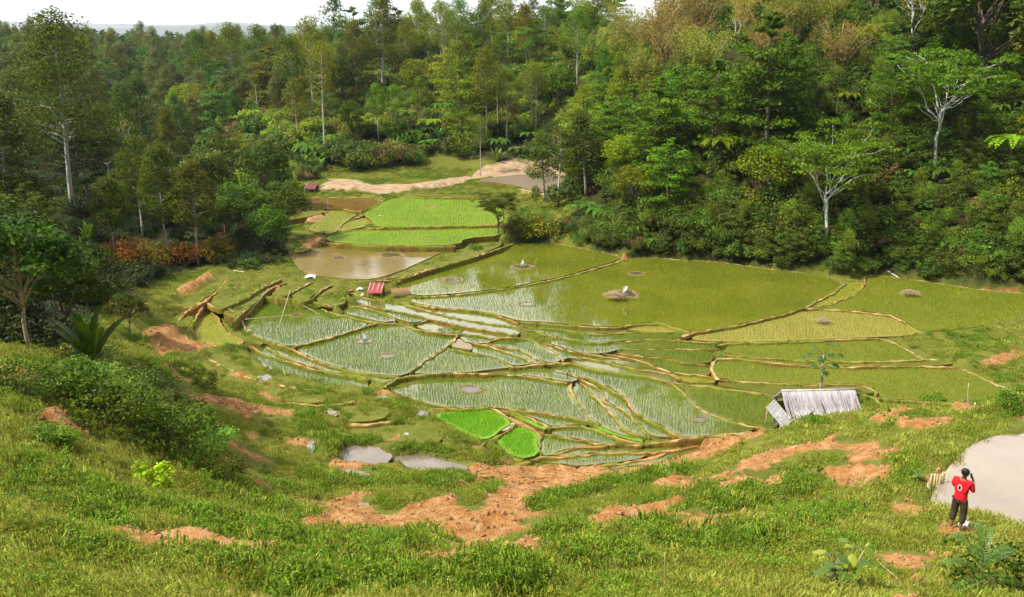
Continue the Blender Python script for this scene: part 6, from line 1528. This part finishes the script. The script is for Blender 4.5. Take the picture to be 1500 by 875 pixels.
def fingers(palm, d, s, curl):
    """four fingers of unequal length and a thumb from the side of the palm"""
    d, s, curl, b = map(lambda a: np.array(a, float), (d, s, curl, V[palm][:3]))
    for k, L in enumerate((.068, .078, .072, .056)):
        o = b + s * (.024 - .016 * k) + d * .012; a1 = o + d * L * .5; a2 = a1 + (d * .6 + curl * .8) * L * .32; a3 = a2 + (d * .2 + curl) * L * .28
        n = len(V)
        for q, r_ in ((o, .009), (a1, .0085), (a2, .008), (a3, .0065)): V.append((*q, r_, r_))
        E.extend([(palm, n), (n, n + 1), (n + 1, n + 2), (n + 2, n + 3)])
    n = len(V); o = b + s * .028 - d * .02; a1 = o + s * .025 + d * .02; a2 = a1 + d * .03 + curl * .012
    for q, r_ in ((o, .011), (a1, .010), (a2, .008)): V.append((*q, r_, r_))
    E.extend([(palm, n), (n, n + 1), (n + 1, n + 2)])
fingers(13, (-.35, -.25, .9), (-.4, .9, .1), (-.8, -.5, 0)); fingers(19, (.9, -.1, .35), (.2, .3, .9), (.1, -.9, 0))
n = len(V); V += [(.02, .125, 1.545, .018, .016), (.02, .14, 1.535, .012, .012)]; E += [(6, n), (n, n + 1)]                     # nose
n = len(V); V += [(.105, .02, 1.55, .014, .022)]; E += [(6, n)]; n = len(V); V += [(-.065, .02, 1.55, .014, .022)]; E += [(6, n)]    # ears
V = [tuple(np.array(v[:3])) + tuple(v[3:]) for v in V]
body = skinned('body', V, E, M['skin'], per)
for x in (-.012, .052):
    g = Geo(); g.tube([[x, .118, 1.575], [x, .126, 1.575]], .011, 8); g.obj('eye', M['black'], per)
g = Geo(); g.tube([[-.005, .121, 1.505], [.045, .121, 1.505]], .006, 6); g.obj('mouth', flat_mat('lip', (.16, .05, .04), (.2, .07, .05)), per)
sv = [(0, -.005, .93, .172, .13), (0, -.01, 1.06, .16, .115), (0, -.02, 1.22, .18, .118), (0, -.015, 1.37, .16, .105), (0, -.012, 1.44, .085, .08),
      (.18, -.01, 1.36, .075, .072), (.222, .05, 1.20, .072, .07), (.236, .075, 1.13, .066, .066), (-.18, -.01, 1.36, .075, .072), (-.222, .035, 1.20, .072, .07), (-.230, .05, 1.13, .066, .066), (0, -.005, .80, .178, .135)]
shirt = skinned('shirt', sv, [(11, 0), (0, 1), (1, 2), (2, 3), (3, 4), (3, 5), (5, 6), (6, 7), (3, 8), (8, 9), (9, 10)], M['shirt'], per, root=2)
tv = [(0, 0, .96, .145, .115), (.095, 0, .80, .105, .105), (.115, .02, .52, .088, .09), (.118, -.005, .30, .085, .085), (.118, -.02, .215, .080, .08), (-.095, 0, .80, .105, .105), (-.115, .03, .52, .088, .09), (-.127, .005, .30, .085, .085), (-.127, -.01, .215, .08, .08)]
skinned('trousers', tv, [(0, 1), (1, 2), (2, 3), (3, 4), (0, 5), (5, 6), (6, 7), (7, 8)], M['trousers'], per)
hv = [(.02, .0, 1.575, .108, .108), (.02, .008, 1.645, .106, .112), (.02, .03, 1.695, .06, .07), (.02, -.04, 1.53, .075, .055), (.02, -.045, 1.475, .05, .035), (.085, .0, 1.56, .035, .045), (-.045, .0, 1.56, .035, .045)]
skinned('hair', hv, [(0, 1), (1, 2), (0, 3), (3, 4), (0, 5), (0, 6)], M['hair'], per)
# ring-shaped emblem on the back of the shirt: laid on the cloth by casting rays at it
def lay_on(o, x, z):
    ok, co_, no, _ = o.ray_cast(Vector((x, -1, z)), Vector((0, 1, 0)))
    return np.array(co_) + np.array([0, -.006, 0]) if ok else np.array([x, -.14, z])
bpy.context.view_layer.update()
def ring(cx, cz, a, b, wi, mat, name, n=20):
    g = Geo(); t = np.linspace(0, 2 * np.pi, n, endpoint=False); A = np.array([lay_on(shirt, cx + a * math.cos(u), cz + b * math.sin(u)) for u in t]); B = np.array([lay_on(shirt, cx + (a - wi) * math.cos(u), cz + (b - wi) * math.sin(u)) for u in t])
    k = np.arange(n); k2 = (k + 1) % n; g.add(np.concatenate([A, B]), None, np.stack([k, k2, k2 + n, k + n], 1)); g.obj(name, M[mat], shirt)
ring(-.01, 1.20, .052, .085, .016, 'white', 'emblem_ring'); ring(-.01, 1.185, .034, .055, .033, 'black', 'emblem_mark')
g = Geo(); g.box((.118, .125, 1.50), (.022, .055, .12), M=Matrix.Rotation(R(18), 3, 'X'))
ph = g.obj('mobile_phone', M['black']); ph.matrix_world = Matrix.Translation(per.location) @ Matrix.Rotation(R(-52), 4, 'Z'); tag(ph, 'small dark phone held to the ear of the person in red', 'phone')
# ------------------------------------------------------------------ distant mountains
def ridge(y, x0, x1, base, peaks, depth, mat):
    n, m = 160, 16
    xs = np.linspace(x0, x1, n); t = np.linspace(0, 1, m)
    prof = base + peaks * (0.5 + 1.3 * fbm(xs / 2600 + y / 777, np.full(n, y / 500.0), 4))
    X = np.repeat(xs[None], m, 0); Y = y + depth * (t[:, None] - 0.5) + 0 * X
    hh = np.sin(np.pi * t)[:, None] ** .8
    Z = -80 + (prof[None] + 80) * hh + 90 * hh * fbm(X / 900, Y / 900, 3)
    i = (np.arange(m - 1)[:, None] * n + np.arange(n - 1)[None]).ravel()
    g = Geo(); g.add(np.stack([X, Y, Z], -1).reshape(-1, 3), None, np.stack([i, i + 1, i + n + 1, i + n], 1))
    tag(g.obj('hills', mat, smooth=True), kind='structure')
_m, _nt, _o = new_mat('far_hills')
principled(_nt, _o, ramp(_nt, noise(_nt, 0.01, 5, 0.7, pos(_nt)), [(0.3, (0.03, 0.06, 0.02)), (0.7, (0.08, 0.12, 0.04))]), 0.9, 0.1)
ridge(8600, -7500, 5200, 105, 60, 2200, _m)
ridge(12000, -9000, 7000, 190, 90, 3000, _m)

# ------------------------------------------------------------------ haze: one box of thin air round everything below the sky
_m, _nt, _o = new_mat('air')
_v = nd(_nt, 'ShaderNodeVolumePrincipled'); _v.inputs['Color'].default_value = (0.86, 0.91, 1.0, 1); _v.inputs['Density'].default_value = 0.00009
_v.inputs['Anisotropy'].default_value = 0.3
_nt.links.new(_v.outputs[0], _o.inputs['Volume'])
_g = Geo(); _g.box((0, 7000, 170), (20400, 16000, 700)); HAZE = tag(_g.obj('haze', _m), kind='stuff')

# ------------------------------------------------------------------ sky with bright cloud, sun
SUN_EL, SUN_AZ = R(52), R(-112)           # azimuth from +Y, clockwise seen from above
W = bpy.data.worlds.new('World'); SC.world = W; W.use_nodes = True
nt = W.node_tree; nt.nodes.clear()
wo = nd(nt, 'ShaderNodeOutputWorld'); bg = nd(nt, 'ShaderNodeBackground'); bg.inputs['Strength'].default_value = 0.08
sky = nd(nt, 'ShaderNodeTexSky', sky_type='NISHITA'); sky.sun_disc = False
sky.sun_elevation = SUN_EL; sky.sun_rotation = SUN_AZ; sky.altitude = 900; sky.air_density = 1.0; sky.dust_density = 1.5
tc = nd(nt, 'ShaderNodeTexCoord'); sx = nd(nt, 'ShaderNodeSeparateXYZ'); nt.links.new(tc.outputs['Generated'], sx.inputs[0])
zc = math_(nt, 'MAXIMUM', math_(nt, 'ADD', sx.outputs[2], 0.12), 0.05)
cb = nd(nt, 'ShaderNodeCombineXYZ')
nt.links.new(math_(nt, 'DIVIDE', sx.outputs[0], zc), cb.inputs[0]); nt.links.new(math_(nt, 'DIVIDE', sx.outputs[1], zc), cb.inputs[1])
cn = noise(nt, 0.42, 7, 0.58, cb.outputs[0])
# more cloud ahead (over the valley), clearer behind
ahead = math_(nt, 'MULTIPLY', sx.outputs[1], 0.26)
cf = ramp(nt, math_(nt, 'ADD', cn, ahead), [(0.42, (0, 0, 0)), (0.58, (1, 1, 1))])
shade = ramp(nt, noise(nt, 0.9, 5, 0.6, cb.outputs[0]), [(0.3, (11, 11.4, 12)), (0.65, (16, 16, 15.7))])
# the sunlit cloud bank low over the valley ahead is the brightest part
low = ramp(nt, sx.outputs[2], [(0.0, (1, 1, 1)), (0.42, (0.75, 0.75, 0.75)), (0.62, (0, 0, 0))])
bank = math_(nt, 'MULTIPLY', ramp(nt, sx.outputs[1], [(0.62, (0, 0, 0)), (0.86, (1, 1, 1))]), low)
shade = mix(nt, 1.0, shade, mix(nt, bank, (1.0, 1.0, 1.0), (2.3, 2.3, 2.3)), 'MULTIPLY')
c = mix(nt, math_(nt, 'MAXIMUM', cf, math_(nt, 'MULTIPLY', bank, 0.8)), sky.outputs[0], shade)
nt.links.new(c, bg.inputs[0]); nt.links.new(bg.outputs[0], wo.inputs[0])
L = bpy.data.lights.new('sun', 'SUN'); L.energy = 5.0; L.angle = R(0.55); L.color = (1.0, 0.96, 0.89)
lo = bpy.data.objects.new('sun', L); COL.objects.link(lo)
d = Vector((math.sin(SUN_AZ) * math.cos(SUN_EL), math.cos(SUN_AZ) * math.cos(SUN_EL), math.sin(SUN_EL)))
lo.rotation_euler = d.to_track_quat('Z', 'Y').to_euler(); lo.location = d * 80 + Vector((0, 60, 0))

# ------------------------------------------------------------------ camera, film
cam = bpy.data.cameras.new('camera'); cam.sensor_width = 36; cam.lens = F / 1500 * 36; cam.clip_start = 0.2; cam.clip_end = 20000
co = bpy.data.objects.new('camera', cam); COL.objects.link(co)
co.location = (0, 0, CAM_Z); co.rotation_euler = (math.pi / 2 - PITCH, 0, 0); SC.camera = co
SC.view_settings.view_transform = 'Standard'; SC.view_settings.look = 'None'; SC.view_settings.gamma = 1.0
SC.view_settings.use_curve_mapping = False; SC.view_settings.exposure = 0.5
SC.cycles.max_bounces = 6; SC.cycles.diffuse_bounces = 3; SC.cycles.glossy_bounces = 2; SC.cycles.transmission_bounces = 3
SC.cycles.volume_bounces = 0; SC.cycles.transparent_max_bounces = 6; SC.cycles.caustics_reflective = False; SC.cycles.caustics_refractive = False
SC.cycles.use_denoising = True
